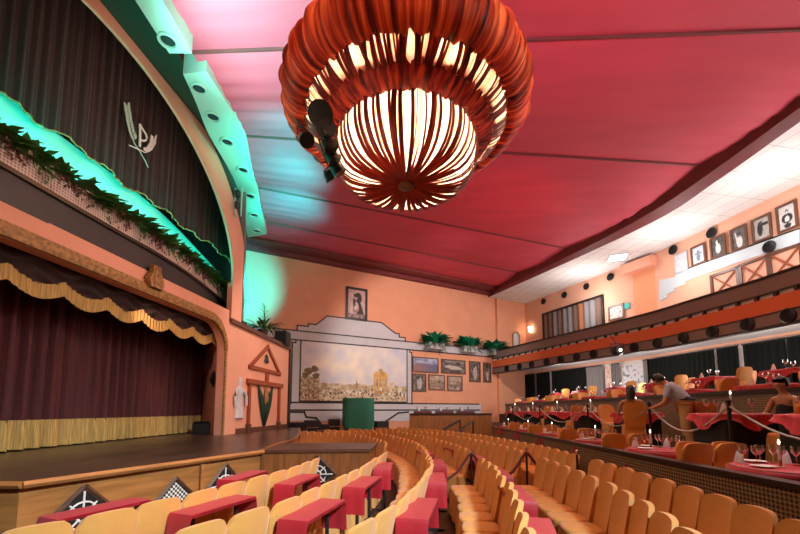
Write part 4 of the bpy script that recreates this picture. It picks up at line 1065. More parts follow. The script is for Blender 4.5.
def strands(b, prof, n, wmin, wmax, seed, out, taper, tmin=0., lenf=(1, 1)):
    """loose strips of cloth running down the section"""
    rnd = random.Random(seed); P = resamp(smoothline(prof, .04), 16); k = 0
    while k < n:
        a = 2*PI*(k+rnd.uniform(-.4, .4))/n; w = rnd.uniform(wmin, wmax); a2 = a+rnd.uniform(-.08, .08)
        v0 = rnd.uniform(*tmin) if isinstance(tmin, tuple) else tmin; v1 = rnd.uniform(*lenf)
        vs = []; uv = []; m = 12
        for i in range(m+1):
            v = v0+(v1-v0)*i/m; j = min(15, int(v*16)); f = v*16-j
            r = P[j][0]+(P[j+1][0]-P[j][0])*f; z = P[j][1]+(P[j+1][1]-P[j][1])*f
            aa = a+(a2-a)*v; ww = w*taper(v); r += out
            for sg, o in ((-1, 0), (0, .018), (1, 0)):
                an = aa+sg*ww/max(r, .12)/2; rr = r+o*math.sin(PI*min(1, .2+v))
                vs.append((rr*math.cos(an), rr*math.sin(an), z-(o if z < 5.6 else 0))); uv.append((.5+.5*math.sin(seed+k*1.7+sg*.02), v))
        fs = [(i*3+c, i*3+c+1, i*3+c+4, i*3+c+3) for i in range(m) for c in (0, 1)]
        b.add(vs, fs, 0, uv); k += 1
    return b
bowlp = [(1.13, 6.25), (1.16, 6.0), (1.11, 5.75), (.97, 5.56), (.73, 5.465), (.4, 5.445), (.05, 5.50)]
strands(MB(), bowlp, 66, .012, .085, 11, .022, lambda v: 1.0+.35*v if v < .75 else 1.25-.9*(v-.75)).build('bowl_strips', cloth_roll, t, ang=180)
strands(MB(), bowlp, 56, .05, .10, 12, .03, lambda v: min(1, max(0, (v-.45)*1.8))*(1 if v < .85 else 1-2*(v-.85)), (.46, .74)).build('bowl_strips', cloth_roll, t, ang=180)
strands(MB(), [(1.69, 6.75), (1.66, 6.50), (1.54, 6.35), (1.38, 6.26)], 170, .015, .085, 13, .02, lambda v: .8+.4*v).build('middle_strips', cloth_roll, t, ang=180)
MB().lathe([(.10, 5.42), (.13, 5.44), (.12, 5.52), (.05, 5.54)], 16).build('finial', woodd, t)
MB().lathe([(.5, 9.7), (.45, 9.9)], 20).build('ceiling_rose', maroon, t)
b = MB()
for k in range(6): a = k*PI/3; b.tube([(.9*math.cos(a), .9*math.sin(a), 8.85), (.4*math.cos(a), .4*math.sin(a), 9.8)], .03, 6)
b.build('hanger', dark, t)
# black spotlights hung on one side of the chandelier
for k, (u, v, sz, dy) in enumerate([(322, 112, .20, 0), (325, 126, .16, .1), (305, 138, .13, .3), (328, 143, .13, .1), (331, 156, .13, .25), (336, 168, .13, .35), (329, 175, .11, .5)]):
    p = aty(u, v, 5.35+dy)
    t = thing('spotlight', 'small black spotlight on the stage side of the chandelier, %s from the top' % ordw(k+1), 'spotlight', p, .4*k, 'spotlights on the chandelier')
    b = MB(); b.lathe([(sz*.55, -.6*sz), (sz*.7, -.3*sz), (sz*.8, .5*sz), (sz*.95, .8*sz), (sz*.8, .78*sz)], 14)
    b.v = [(x, y*.75-z*.65, -y*.65-z*.75) for x, y, z in b.v]; b.build('can', spotblack, t)
    c = MB(); c.lathe([(.001, .7*sz), (.5*sz, .72*sz), (.78*sz, .74*sz)], 12, close=False); c.v = [(x, y*.75-z*.65, -y*.65-z*.75) for x, y, z in c.v]; c.build('lens', chrome if k == 3 else blackp, t)
    MB().tube([(-sz, 0, 0), (-sz*1.05, .1*sz, sz*1.0), (0, .1*sz, sz*1.25), (sz*1.05, .1*sz, sz*1.0), (sz, 0, 0)], .014, 6).build('yoke', dark, t)
    MB().tube([(0, .1*sz, sz*1.2), (-.05, .25, sz+.35)], .016, 6).build('arm', dark, t)

# ================================================================== CHAIRS
def sup(a, sx, sy, p=4):
    c, s = math.cos(a), math.sin(a)
    return (math.copysign(abs(c)**(2/p), c)*sx, math.copysign(abs(s)**(2/p), s)*sy)
def chair_parts(root, m, legs):
    b = MB()
    def bk(u, v):
        x = (u-.5)*2
        zt = .945-.022*x*x-.075*max(0, (abs(x)-.62)/.38)**2.6
        z = .42+(zt-.42)*v; vv = (z-.42)/.52
        w = .180+.032*math.sin(min(1, vv/.72)*PI/2)
        return (x*w, -.185-.10*vv-.035*(1-x*x)*min(1, .3+vv), z)
    b.shell(bk, 14, 8, (0, -.045, 0)); b.build('backrest', m, root, ang=75)
    N = 28
    b = MB(); rows = []
    for z, k in ((.40, .985), (.435, 1.0), (.462, .97), (.474, .86), (.478, .5)):
        rows.append([(sup(2*PI*i/N, .205*k, .215*k)[0], sup(2*PI*i/N, .205*k, .215*k)[1]-.005, z) for i in range(N)])
    b.rings(rows); b.build('seat', m, root, ang=60)
    b = MB(); N = 48
    def sk(u, v):
        a = 2*PI*u; k = 1+.10*(1-v); x, y = sup(a, .205*k, .215*k, 5)
        f = 1+.035*math.sin(a*9+1)*(1-v)+.02*math.sin(a*17)*(1-v)
        return (x*f, y*f-.005, .045+.37*v)
    b.grid(sk, N, 4); b.build('skirt', m, root, ang=180)
    if legs:
        for sx in (-1, 1):
            for sy in (-1, 1):
                MB().tube([(.18*sx, .19*sy-.005, 0), (.165*sx, .17*sy, .42)], .014, 6).build('leg', dark, root)
# chair faces local +Y
base_near = base_far = None
def place_chair(x, y, z, rz, label, group, near, grp_cat='chair'):
    global base_near, base_far
    if near:
        if base_near is None:
            base_near = thing('banquet_chair', label, 'chair', (x, y, z), rz, group); chair_parts(base_near, cover, True); return base_near
        return dup(base_near, (x, y, z), rz, label, group)
    if base_far is None:
        base_far = thing('banquet_chair', label, 'chair', (x, y, z), rz, group); chair_parts(base_far, cover, False); return base_far
    return dup(base_far, (x, y, z), rz, label, group)
ROWS = [
 ('along the lattice parapet', [(2.82, 2.4), (3.02, 3.9), (3.2, 7.3), (3.1, 9.6), (2.6, 12.6), (1.6, 15.6), (-.2, 18.3)], [(6.55, 7.1)]),
 ('in second row from lattice parapet', [(1.80, 2.2), (1.98, 2.87), (2.25, 4.1), (2.36, 6), (2.3, 9), (1.7, 12.2), (.6, 15.2), (-1.2, 17.6)], [(6.75, 7.7)]),
 ('in third row from lattice parapet', [(.72, 2.2), (.99, 3.3), (1.18, 4.4), (1.33, 6), (1.3, 8.5), (.8, 11.5), (-.2, 14.5), (-2.2, 16.9)], [(6.6, 7.5)]),
 ('in fourth row from lattice parapet', [(-.95, 1.75), (-.60, 2.3), (-.22, 3), (0, 3.67), (.34, 5.17), (.45, 6.3), (.44, 8.76), (0, 11.2), (-.9, 13.7), (-3.2, 16.1)], []),
 ('in fifth row from lattice parapet', [(-2.1, 1.7), (-1.75, 2.3), (-1.41, 2.92), (-1.09, 3.5), (-.76, 4.7), (-.48, 6.3), (-.28, 8.3), (-.6, 10.5), (-1.6, 12.8), (-4.0, 15.2)], [(7.5, 9.55)]),
 ('in front row before the stage', [(-3.35, 1.75), (-2.75, 2.6), (-2.26, 3.36), (-1.86, 4.5), (-1.55, 5.6), (-1.42, 6.9)], []),
]
def inframe(x, y, z):
    zc = y*math.cos(PT)+(z-CH)*math.sin(PT)
    if zc < .3: return False
    u = 400+F*x/zc; v = 374-F*((z-CH)*math.cos(PT)-y*math.sin(PT))/zc
    return -25 < u < 825 and v < 552
ROWL = []
for r, (where, pts, gaps) in enumerate(ROWS):
    ln = smoothline(pts, .432); ROWL.append(ln); n = 0
    for i in range(len(ln)):
        x, y = ln[i]
        if any(a < y < c for a, c in gaps): continue
        if not inframe(x, y, .95): continue
        a = ln[max(0, i-1)]; c = ln[min(len(ln)-1, i+1)]; tx, ty = c[0]-a[0], c[1]-a[1]
        n += 1
        # facing the stage: normal pointing to -x
        rz = math.atan2(tx, -ty)-PI/2+ PI/2
        fx, fy = -ty, tx
        rz = math.atan2(fy, fx)-PI/2
        rz += random.uniform(-.05, .05)
        x += fx/math.hypot(fx, fy)*.29; y += fy/math.hypot(fx, fy)*.29
        place_chair(x+random.uniform(-.015, .015), y, 0, rz, 'saffron covered chair %s, %s from the camera end' % (where, ordw(n)), 'chairs '+where, y < 6.5)

# ================================================================== NARROW TABLES WITH RED RUNNERS
def narrow_table(x, y, rz, lab_place, n):
    t = thing('narrow_table', 'narrow black legged table %s' % lab_place, 'table', (x, y, 0), rz, 'narrow tables between the seat rows')
    MB().box(-.13, .13, -.40, .40, .78, .80).build('tabletop', woodd, t, smooth=False)
    for s in (-1, 1):
        MB().tube([(0, .27*s, .03), (0, .27*s, .78)], .022, 8).build('leg', dark, t)
        MB().box(-.14, .14, .27*s-.03, .27*s+.03, 0, .03).build('foot', dark, t, smooth=False)
    b = MB(); K = 16
    prof = [(-.436, .50), (-.43, .63), (-.42, .78), (-.405, .812), (-.2, .814), (0, .814), (.2, .814), (.405, .812), (.42, .78), (.43, .63), (.436, .50)]
    def cl(u, v):
        i = min(9, int(v*10)); f = v*10-i
        yy = prof[i][0]+(prof[i+1][0]-prof[i][0])*f; zz = prof[i][1]+(prof[i+1][1]-prof[i][1])*f
        x_ = (u-.5)*2; dr = max(0, abs(x_)-.82)/.18
        flare = 1+.05*(.81-zz)
        return (min(1, abs(x_)/.82)*math.copysign(.142, x_)*flare, yy+.008*math.sin(u*14)*(.81-zz)*3, zz-dr*.03*(1 if zz > .77 else .25))
    b.shell(cl, 12, 20, (0, 0, -.004))
    c = b.build('table_runner', crimcloth, None, center=False, ang=50)
    c.location = (x, y, 0); c.rotation_euler = (0, 0, rz)
    tag(c, 'crimson cloth on narrow table %s' % lab_place, 'tablecloth', 'crimson table runners')
def between(a, c, yy):
    def xa(ln):
        for i in range(len(ln)-1):
            if ln[i][1] <= yy <= ln[i+1][1]:
                f = (yy-ln[i][1])/(ln[i+1][1]-ln[i][1]); return ln[i][0]+(ln[i+1][0]-ln[i][0])*f, math.atan2(ln[i+1][1]-ln[i][1], ln[i+1][0]-ln[i][0])
    return xa(a), xa(c)
NT = [(None, 5, [(-3.15, 4.1), (-2.45, 6.1)]), (5, 4, [(-2.0, 4.25), (-1.5, 5.75)]), (4, 3, [(-.88, 4.05), (-.52, 5.55), (-.3, 7.1)]), (3, 2, [(.2, 4.1), (.53, 5.9), (.72, 7.6), (.6, 9.4)]), (2, 1, [(1.15, 3.3), (1.42, 4.8), (1.6, 6.4), (1.65, 8.3), (1.4, 10.2)])]
names = ['front row', None]
for a, c, L in NT:
    for k, (x, y) in enumerate(L):
        x *= .925; y *= .925
        ref = ROWL[c]; j = min(range(len(ref)), key=lambda i: (ref[i][0]-x)**2+(ref[i][1]-y)**2); j = max(1, min(len(ref)-2, j))
        ang = math.atan2(ref[j+1][1]-ref[j-1][1], ref[j+1][0]-ref[j-1][0])-PI/2
        place = {5: 'between stage and front row', 4: 'between front and fifth rows', 3: 'between fifth and fourth rows', 2: 'between fourth and third rows', 1: 'between third and second rows'}[c]
        narrow_table(x, y, ang, place+', %s from the camera' % ordw(k+1), k)
# rope stanchions standing in the gaps of the rows
for k, (x, y, ropes) in enumerate([(1.30, 7.05, True), (2.36, 7.2, True), (3.14, 6.85, False)]):
    wh = ['in the gap of the third seat row', 'in the gap of the second seat row', 'beside the chairs backing onto the lattice parapet'][k]
    t = thing('rope_stanchion', 'dark barrier post '+wh, 'barrier post', (x, y, 0), 0, 'barrier posts among the seats')
    MB().lathe([(.15, 0), (.15, .02), (.03, .04)], 16).build('base', dark, t); MB().tube([(0, 0, .02), (0, 0, .98)], .02, 8).build('pole', dark, t)
    MB().lathe([(.02, .96), (.035, .99), (.03, 1.03), (.005, 1.05)], 10).build('finial', chrome, t)
    if ropes:
        for sx in (-1, 1):
            MB().tube([(.03*sx, .02*sx, .95), (.28*sx, .06*sx, .62), (.48*sx, .1*sx, .50), (.55*sx, .1*sx, .52)], .028, 8).build('rope', redrope, t)

# ================================================================== TERRACE TABLES
def round_cloth(x, y, z, r, drop, lab, m, waves=9, square=False, rot=0, grp='crimson terrace tablecloths'):
    b = MB()
    def f(u, v):
        a = 2*PI*u
        if v < .55:
            k = v/.55; rr = r*k
            if square: rr *= 1/(max(abs(math.cos(a)), abs(math.sin(a)))**.85)*.96
            return (rr*math.cos(a), rr*math.sin(a), z)
        k = (v-.55)/.45
        rr0 = r*(1/(max(abs(math.cos(a)), abs(math.sin(a)))**.85)*.96 if square else 1)
        d = drop*(1+.5*math.cos(4*a+(0 if square else 1)))if square else drop*(1+.06*math.sin(a*5))
        rr = rr0+.012+.05*k*k+.022*k*math.sin(a*waves*1)+.012*k*math.sin(a*waves*2.3+1)
        return (rr*math.cos(a), rr*math.sin(a), z-.006*min(1, k*5)-d*k)
    b.grid(f, 96, 12)
    o = b.build('tablecloth', m, None, center=False, ang=70); o.location = (x, y, 0); o.rotation_euler = (0, 0, rot)
    return tag(o, lab, 'tablecloth', grp)
def wineglass():
    b = MB(); b.lathe([(.040, 0), (.040, .003), (.007, .009), (.005, .10), (.014, .112), (.042, .145), (.050, .18), (.044, .225), (.042, .225), (.047, .18), (.039, .147), (.012, .118)], 14); return b
GL0 = None; NP0 = None; PL0 = None
def put_small(kind, x, y, z, label, group):
    global GL0, NP0, PL0
    if kind == 'glass':
        if GL0 is None: GL0 = wineglass().build('wine_glass', GLASS, None, center=False); o = GL0
        else: o = GL0.copy(); COL.objects.link(o)
        tag(o, label, 'glass', group)
    elif kind == 'napkin':
        if NP0 is None:
            b = MB(); b.lathe([(.055, 0), (.045, .06), (.025, .13), (.004, .17)], 9); b.v = [(px*(1+.3*math.sin(3*math.atan2(py, px))), py, pz) for px, py, pz in b.v]
            NP0 = b.build('folded_napkin', napm, None, center=False); o = NP0
        else: o = NP0.copy(); COL.objects.link(o)
        tag(o, label, 'napkin', group)
    else:
        if PL0 is None:
            b = MB(); b.lathe([(.07, 0), (.075, .006), (.12, .018), (.12, .022), (.07, .010), (.001, .009)], 20); PL0 = b.build('plate', china, None, center=False); o = PL0
        else: o = PL0.copy(); COL.objects.link(o)
        tag(o, label, 'plate', group)
    o.location = (x, y, z)
    return o
def candle(x, y, z, where, h=.26):
    t = thing('candlestick', 'lit pale candle in brass stick on the %s' % where, 'candle', (x, y, z), 0, 'candles on the terrace tables')
    MB().lathe([(.045, 0), (.045, .008), (.012, .02), (.012, .07), (.02, .08)], 12).build('stick', goldorn, t)
    MB().lathe([(.016, .08), (.016, h), (.004, h+.005)], 10).build('candle', china, t)
    MB().lathe([(.004, h+.004), (.012, h+.02), (.008, h+.04), (.001, h+.055)], 8).build('flame', warmem, t)
T1 = [(4.45, 4.45), (4.42, 6.5), (4.42, 8.5), (4.42, 10.75), (4.42, 12.9), (4.42, 15.1)]
for k, (x, y) in enumerate(T1):
    where = '%s lowest terrace table from the camera' % ordw(k+1)
    t = thing('round_table', 'round table under crimson cloth, %s' % where, 'table', (x, y, z1), 0, 'tables on the lowest terrace')
    MB().lathe([(.52, .72), (.52, .742), (.5, .742)], 32).build('tabletop', woodd, t); MB().tube([(0, 0, .03), (0, 0, .72)], .04, 10).build('pedestal', dark, t); MB().lathe([(.28, 0), (.26, .03), (.04, .05)], 20).build('base', dark, t)
    round_cloth(x, y, z1+.748, .53, .30, 'crimson cloth on the %s' % where, crimcloth)
    zt_ = z1+.749; rnd = random.Random(k)
    candle(x-.12, y-.05+.15*(k % 2), zt_, where)
    S1 = [(.12, .18), (.22, -.18), (.30, -.05), (-.02, .30), (.38, .12), (-.30, .22), (.05, -.32), (.2, .08), (.14, .3), (-.16, .2)] if k < 3 else [(.1, .2), (.25, -.15), (-.28, .1), (.3, .1), (-.1, -.3)]
    for (gx, gy) in S1: put_small('glass', x+gx, y+gy, zt_, 'stemmed wine glass among those on the %s' % where, 'wine glasses on the '+where)
    for j, (gx, gy) in enumerate([(-.33, -.05), (.42, -.08), (.0, .42)]): put_small('plate', x+gx*.95, y+gy*.95, zt_, 'white plate among those on the %s' % where, 'plates on the '+where)
    for j, (gx, gy) in enumerate([(-.22, .36), (.30, .30)]): put_small('napkin', x+gx, y+gy, zt_, 'folded white napkin among those on the %s' % where, 'napkins on the '+where)
# chairs of the lowest terrace
n = 0
for k in range(len(T1)-1):
    ym = (T1[k][1]+T1[k+1][1])/2
    for dy, rz in ((-.22, PI), (.22, 0)):
        for j, dx in enumerate((-.25, .25)):
            tb = '%s lowest terrace table from the camera' % ordw(k+1 if dy < 0 else k+2)
            place_chair(4.42+dx, ym+dy+(.0 if k else .0), z1, rz+random.uniform(-.15, .15), 'saffron chair at %s, its %s side, %s' % (ordw(k+1 if dy < 0 else k+2)+' lowest terrace table', 'far' if dy < 0 else 'camera', 'parapet end' if j == 0 else 'inner end'), 'chairs on the lowest terrace', False)
T2 = [(5.38, 4.75), (5.28, 6.12), (5.55, 8.98), (5.45, 10.9), (5.45, 13.2), (5.45, 15.6), (5.45, 18)]
for k, (x, y) in enumerate(T2):
    where = '%s roped terrace table from the camera' % ordw(k+1)
    t = thing('dining_table', 'square table with black skirting, %s' % where, 'table', (x, y, z2), 0, 'tables on the roped terrace')
    MB().box(-.36, .36, -.36, .36, .71, .74).build('tabletop', woodd, t, smooth=False)
    b = MB()
    def sk2(u, v):
        a = 2*PI*u; X, Y = sup(a, .37, .37, 9); f = 1+.015*math.sin(a*22)*(1-v); return (X*f, Y*f, .01+.72*v)
    b.grid(sk2, 88, 3); b.build('skirting', blackcloth, t, ang=180)
    for sx in (-1, 1):
        for sy in (-1, 1): MB().tube([(.33*sx, .33*sy, 0), (.33*sx, .33*sy, .71)], .02, 6).build('leg', dark, t)
    round_cloth(x, y, z2+.748, .40, .17, 'crimson pointed cloth on the %s' % where, crimcloth, 11, True)
    zt_ = z2+.749
    candle(x-.05, y-.1, zt_, where, .30)
    for (gx, gy) in [(.2, .2), (.28, -.1), (-.28, .1), (.05, .3)] if k < 5 else [(.2, .2), (-.2, .1)]: put_small('glass', x+gx, y+gy, zt_, 'stemmed wine glass among those on the %s' % where, 'wine glasses on the '+where)
    for (gx, gy) in [(.27, .27), (-.27, -.22)]: put_small('napkin', x+gx, y+gy, zt_, 'folded white napkin among those on the %s' % where, 'napkins on the '+where)
for k, (x, y, rz, lab) in enumerate([(6.05, 6.02, PI/2, 'holding the bare shouldered woman on the roped terrace'), (5.50, 5.40, .05, 'before the bare shouldered woman, back to the camera'), (5.62, 7.2, -.5, 'behind the stooping waiter'), (4.98, 8.18, -.4, 'holding the dark haired diner seen from behind'), (5.5, 9.9, PI, 'beyond the third roped terrace table'), (5.5, 12.1, 0, 'facing the fifth roped terrace table'), (5.5, 14.3, 0, 'facing the sixth roped terrace table')]):
    place_chair(x, y, z2, rz, 'saffron covered chair '+lab, 'chairs on the roped terrace', False)
posts = [(4.87, 3.4), (4.87, 5.65), (4.87, 7.45), (4.87, 9.9), (4.87, 13.3), (4.87, 16.5)]
for k, (x, y) in enumerate(posts):
    t = thing('edge_post', 'black rope post on the terrace edge, %s from the camera' % ordw(k+1), 'post', (x, y, z2), 0, 'rope posts')
    MB().lathe([(.12, 0), (.12, .02), (.03, .03)], 14).build('base', dark, t); MB().tube([(0, 0, .02), (0, 0, .9)], .025, 8).build('pole', dark, t); MB().lathe([(.03, .9), (.04, .94), (.01, .98)], 10).build('finial', dark, t)
    if k:
        a = posts[k-1]; b = MB(); N = 14
        b.tube([(x+(a[0]-x)*i/N, y+(a[1]-y)*i/N, z2+.86-.42*math.sin(PI*i/N)) for i in range(N+1)], .014, 6)
        tag(b.build('barrier_rope', ropem), 'grey swagged rope between edge posts, %s span from the camera' % ordw(k), 'rope', 'swagged ropes')
# third and top terraces
T3 = [(7.35, 5.6), (7.35, 7.4), (7.35, 9.4), (7.35, 11.6), (7.35, 14), (7.35, 16.6), (7.35, 19.5), (7.35, 22.3)]
T4 = [(9.7, 9.3), (9.7, 11.6), (9.7, 14), (9.7, 16.8), (9.6, 19.8), (9.5, 22.6)]
for TT, zz, nm in ((T3, z3, 'third terrace'), (T4, z4, 'top terrace')):
    for k, (x, y) in enumerate(TT):
        where = '%s %s table from the camera' % (ordw(k+1), nm)
        t = thing('dining_table', 'square crimson clothed table, %s' % where, 'table', (x, y, zz), 0, 'tables on the '+nm)
        MB().box(-.44, .44, -.44, .44, .71, .74).build('tabletop', woodd, t, smooth=False); MB().tube([(0, 0, 0), (0, 0, .71)], .05, 8).build('pedestal', dark, t)
        round_cloth(x, y, zz+.748, .48, .24, 'crimson cloth on the %s' % where, crimcloth, 11, True)
        for (gx, gy) in [(.2, .2), (-.3, -.1)]: put_small('glass', x+gx, y+gy, zz+.749, 'stemmed wine glass among those on the %s' % where, 'wine glasses on the '+where)
        put_small('napkin', x-.25, y+.25, zz+.749, 'folded white napkin on the %s' % where, 'napkins on the '+nm)
        put_small('plate', x-.28, y-.26, zz+.749, 'white plate on the %s' % where, 'plates on the '+nm)
        for dx, dy, rz, sd in ((-.1, -.78, 0, 'camera side'), (-.1, .78, PI, 'far side'), (.74, 0, PI/2, 'wall side')):
            if nm == 'top terrace' and (sd == 'far side' or (sd == 'wall side' and k > 3)): continue
            place_chair(x+dx, y+dy, zz, rz, 'saffron covered chair on the %s of the %s' % (sd, where), 'chairs on the '+nm, False)
# far terrace below the framed prints
for k, (x, y) in enumerate([(1.2, 20.3), (2.4, 20.7), (3.6, 21.1)]):
    where = '%s far terrace table from the mural' % ordw(k+1)
    t = thing('dining_table', 'dark clothed table below the framed prints, %s' % where, 'table', (x, y, z2), 0, 'tables on the far terrace')
    MB().box(-.44, .44, -.44, .44, .71, .74).build('tabletop', woodd, t, smooth=False); MB().tube([(0, 0, 0), (0, 0, .71)], .05, 8).build('pedestal', dark, t)
    round_cloth(x, y, z2+.748, .48, .3, 'dark wine cloth on the %s' % where, drape2, 11, True)
    for (gx, gy) in [(.2, .2), (-.3, -.1), (.1, -.3)]: put_small('glass', x+gx, y+gy, z2+.749, 'stemmed wine glass among those on the %s' % where, 'wine glasses on the '+where)
    put_small('napkin', x-.2, y-.3, z2+.749, 'folded white napkin on the %s' % where, 'napkins on the far terrace')

# ================================================================== PEOPLE
def skinmesh(name, joints, edges, m, parent, root=0, sub=2):
    names_ = list(joints); idx = {k: i for i, k in enumerate(names_)}
    me = bpy.data.meshes.new(name); me.from_pydata([joints[k][0] for k in names_], [(idx[a], idx[c]) for a, c in edges], [])
    me.materials.append(m)
    o = bpy.data.objects.new(name, me); COL.objects.link(o)
    sk = o.modifiers.new('skin', 'SKIN'); sk.use_smooth_shade = True
    sv = me.skin_vertices[0].data if me.skin_vertices else None
    if sv is None:
        bm_ = None
    for i, k in enumerate(names_):
        r = joints[k][1]; r = r if isinstance(r, tuple) else (r, r); sv[i].radius = r; sv[i].use_root = (i == root)
    s = o.modifiers.new('sub', 'SUBSURF'); s.levels = sub; s.render_levels = sub
    o.parent = parent; LOC[o.name] = ((0, 0, 0), 0)
    return o
def hand(j, e, key, wrist, d, side, up):
    """palm, four unequal bent fingers and a thumb added to a joint chart"""
    w = Vector(wrist); d = Vector(d).normalized(); s = Vector(side).normalized(); u = Vector(up).normalized()
    j[key+'palm'] = (tuple(w+d*.05), (.026, .018)); e.append((key, key+'palm'))
    for k, (o, l) in enumerate(((-.027, .062), (-.009, .072), (.009, .068), (.026, .054))):
        p = w+d*.085+s*o; a = key+'f%d' % k
        j[a] = (tuple(p), .009); j[a+'m'] = (tuple(p+d*l*.55-u*.008), .008); j[a+'t'] = (tuple(p+d*l*.85-u*.03), .0065)
        e += [(key+'palm', a), (a, a+'m'), (a+'m', a+'t')]
    p = w+d*.03-s*.035; j[key+'th'] = (tuple(p), .010); j[key+'tt'] = (tuple(p+d*.04-s*.02-u*.012), .008); e += [(key+'palm', key+'th'), (key+'th', key+'tt')]
def head(root, c, face, m_hair, style):
    """eyes, nose, mouth, ears and hair about a head centred at c looking along face (plan vector with dip)"""
    f = Vector(face).normalized(); r = f.cross(Vector((0, 0, 1))).normalized(); u = r.cross(f)
    C = Vector(c)
    def P(x, y, z): return tuple(C+r*x+f*y+u*z)
    b = MB()
    for sx in (-1, 1): b.tube([P(.032*sx-.010, .084, .008), P(.032*sx, .090, .009), P(.032*sx+.010, .084, .008)], [.003, .006, .003], 6)
    b.build('eyes', blackp, root)
    b = MB(); b.tube([P(-.024, .090, -.052), P(0, .098, -.054), P(.024, .090, -.052)], [.003, .007, .003], 6); b.build('mouth', rustpaint, root)
    b = MB()
    n, mm = 20, 12
    def hr(uu, vv):
        th = 2*PI*uu; ph = PI*vv*.62
        x = math.sin(ph)*math.sin(th); y = math.sin(ph)*math.cos(th); z = math.cos(ph)
        k = 1.0; cut = .35 if y > .3 else 0
        low = -.02 if y < .2 else .05
        zz = z*.128
        if y > .30 and zz < .085: zz = .085+.02*(1-y)
        return P(x*.090*k, y*.104*(1 if y < 0 else .94)-.006, zz+.005)
    b.shell(hr, n, mm, tuple(-f*.004-u*.002))
    if style == 'bun':
        q = MB(); q.lathe([(.001, -.05), (.04, -.035), (.052, 0), (.04, .035), (.001, .05)], 12); b.add([P(x, y-.115, z+.05) for x, y, z in q.v], q.f)
    if style == 'long':
        b.shell(lambda a, v: P((a-.5)*.17*(1-.2*v), -.085-.02*math.sin(PI*a)-.02*v, -.0-.20*v-.03*(2*a-1)**2), 8, 8, tuple(-f*.03))
    b.build('hair', m_hair, root, ang=80)
def add_head(j, e, neck, c, face):
    f = Vector(face).normalized(); r = f.cross(Vector((0, 0, 1))).normalized(); u = r.cross(f); C = Vector(c)
    j['skull'] = (tuple(C+u*.035-f*.012), (.082, .094)); j['jaw'] = (tuple(C-u*.055+f*.022), (.052, .055)); j['nose'] = (tuple(C+f*.108-u*.012), .012)
    j['earl'] = (tuple(C+r*.088-u*.004), .014); j['earr'] = (tuple(C-r*.088-u*.004), .014)
    e += [(neck, 'jaw'), ('jaw', 'skull'), ('skull', 'nose'), ('skull', 'earl'), ('skull', 'earr')]
# --- stooping waiter (local: leans to -x)
t = thing('person', 'person in pale blue shirt and khaki trousers stooping over a terrace table', 'person', (5.22, 6.98, z2), -.75)
J = {'pelvis': ((.02, 0, .92), (.13, .11)), 'waist': ((-.05, .02, 1.05), (.12, .10)), 'chest': ((-.17, .05, 1.21), (.14, .12)), 'neckb': ((-.27, .07, 1.30), .065), 'neck': ((-.31, .08, 1.33), .055),
     'hl': ((.02, .10, .86), .095), 'kl': ((-.02, .11, .48), .062), 'al': ((.03, .11, .08), .042), 'tl': ((-.13, .12, .035), .035), 'hr': ((.02, -.10, .86), .095), 'kr': ((.0, -.11, .48), .062), 'ar': ((.06, -.11, .08), .042), 'tr': ((-.10, -.13, .035), .035),
     'sl': ((-.21, .22, 1.21), .058), 'el': ((-.30, .27, .94), .042), 'wl': ((-.50, .22, .84), .027), 'sr': ((-.21, -.12, 1.21), .058), 'er': ((-.29, -.17, .93), .042), 'wr': ((-.49, -.08, .84), .027)}
E_ = [('pelvis', 'waist'), ('waist', 'chest'), ('chest', 'neckb'), ('neckb', 'neck'), ('pelvis', 'hl'), ('hl', 'kl'), ('kl', 'al'), ('al', 'tl'), ('pelvis', 'hr'), ('hr', 'kr'), ('kr', 'ar'), ('ar', 'tr'), ('chest', 'sl'), ('sl', 'el'), ('el', 'wl'), ('chest', 'sr'), ('sr', 'er'), ('er', 'wr')]
fc = (-.8, .15, -.45); hc = (-.40, .095, 1.375)
add_head(J, E_, 'neck', hc, fc); hand(J, E_, 'wl', J['wl'][0], (-1, -.2, -.1), (0, 1, 0), (0, 0, 1)); hand(J, E_, 'wr', J['wr'][0], (-1, .2, -.1), (0, -1, 0), (0, 0, 1))
skinmesh('body', J, E_, skin, t); head(t, hc, fc, hairm, 'short')
JS = {k: (J[k][0], (tuple(x*1.16+.006 for x in J[k][1]) if isinstance(J[k][1], tuple) else J[k][1]*1.2+.006)) for k in ('waist', 'chest', 'sl', 'sr')}
JS['neckb'] = (tuple(Vector(J['neckb'][0])+Vector((.04, 0, -.01))), .075); JS['pelvis'] = ((-.0, 0, .97), (.15, .13))
for s in 'lr': a, c = Vector(J['s'+s][0]), Vector(J['e'+s][0]); JS['m'+s] = (tuple(a+(c-a)*.75), .055)
skinmesh('shirt', JS, [('pelvis', 'waist'), ('waist', 'chest'), ('chest', 'neckb'), ('chest', 'sl'), ('sl', 'ml'), ('chest', 'sr'), ('sr', 'mr')], shirtm, t)
JT = {'pelvis': ((.02, 0, .93), (.155, .135))}
for s in 'lr':
    for k in 'hka': JT[k+s] = (J[k+s][0] if k != 'a' else tuple(Vector(J['a'+s][0])+Vector((0, 0, .03))), {'h': .115, 'k': .085, 'a': .072}[k])
skinmesh('trousers', JT, [('pelvis', 'hl'), ('hl', 'kl'), ('kl', 'al'), ('pelvis', 'hr'), ('hr', 'kr'), ('kr', 'ar')], khaki, t)
for s, y0 in ((1, .115), (-1, -.12)):
    b = MB(); b.tube([(.10, y0, .045), (.02, y0, .05), (-.1, y0, .04), (-.17, y0, .035)], [.035, .05, .045, .03], 8); b.build('shoe', blackp, t)
b = MB(); b.tube([(.02+.15*math.cos(a*PI/8), .145*math.sin(a*PI/8), .99) for a in range(17)], .018, 6); b.build('belt', blackp, t)
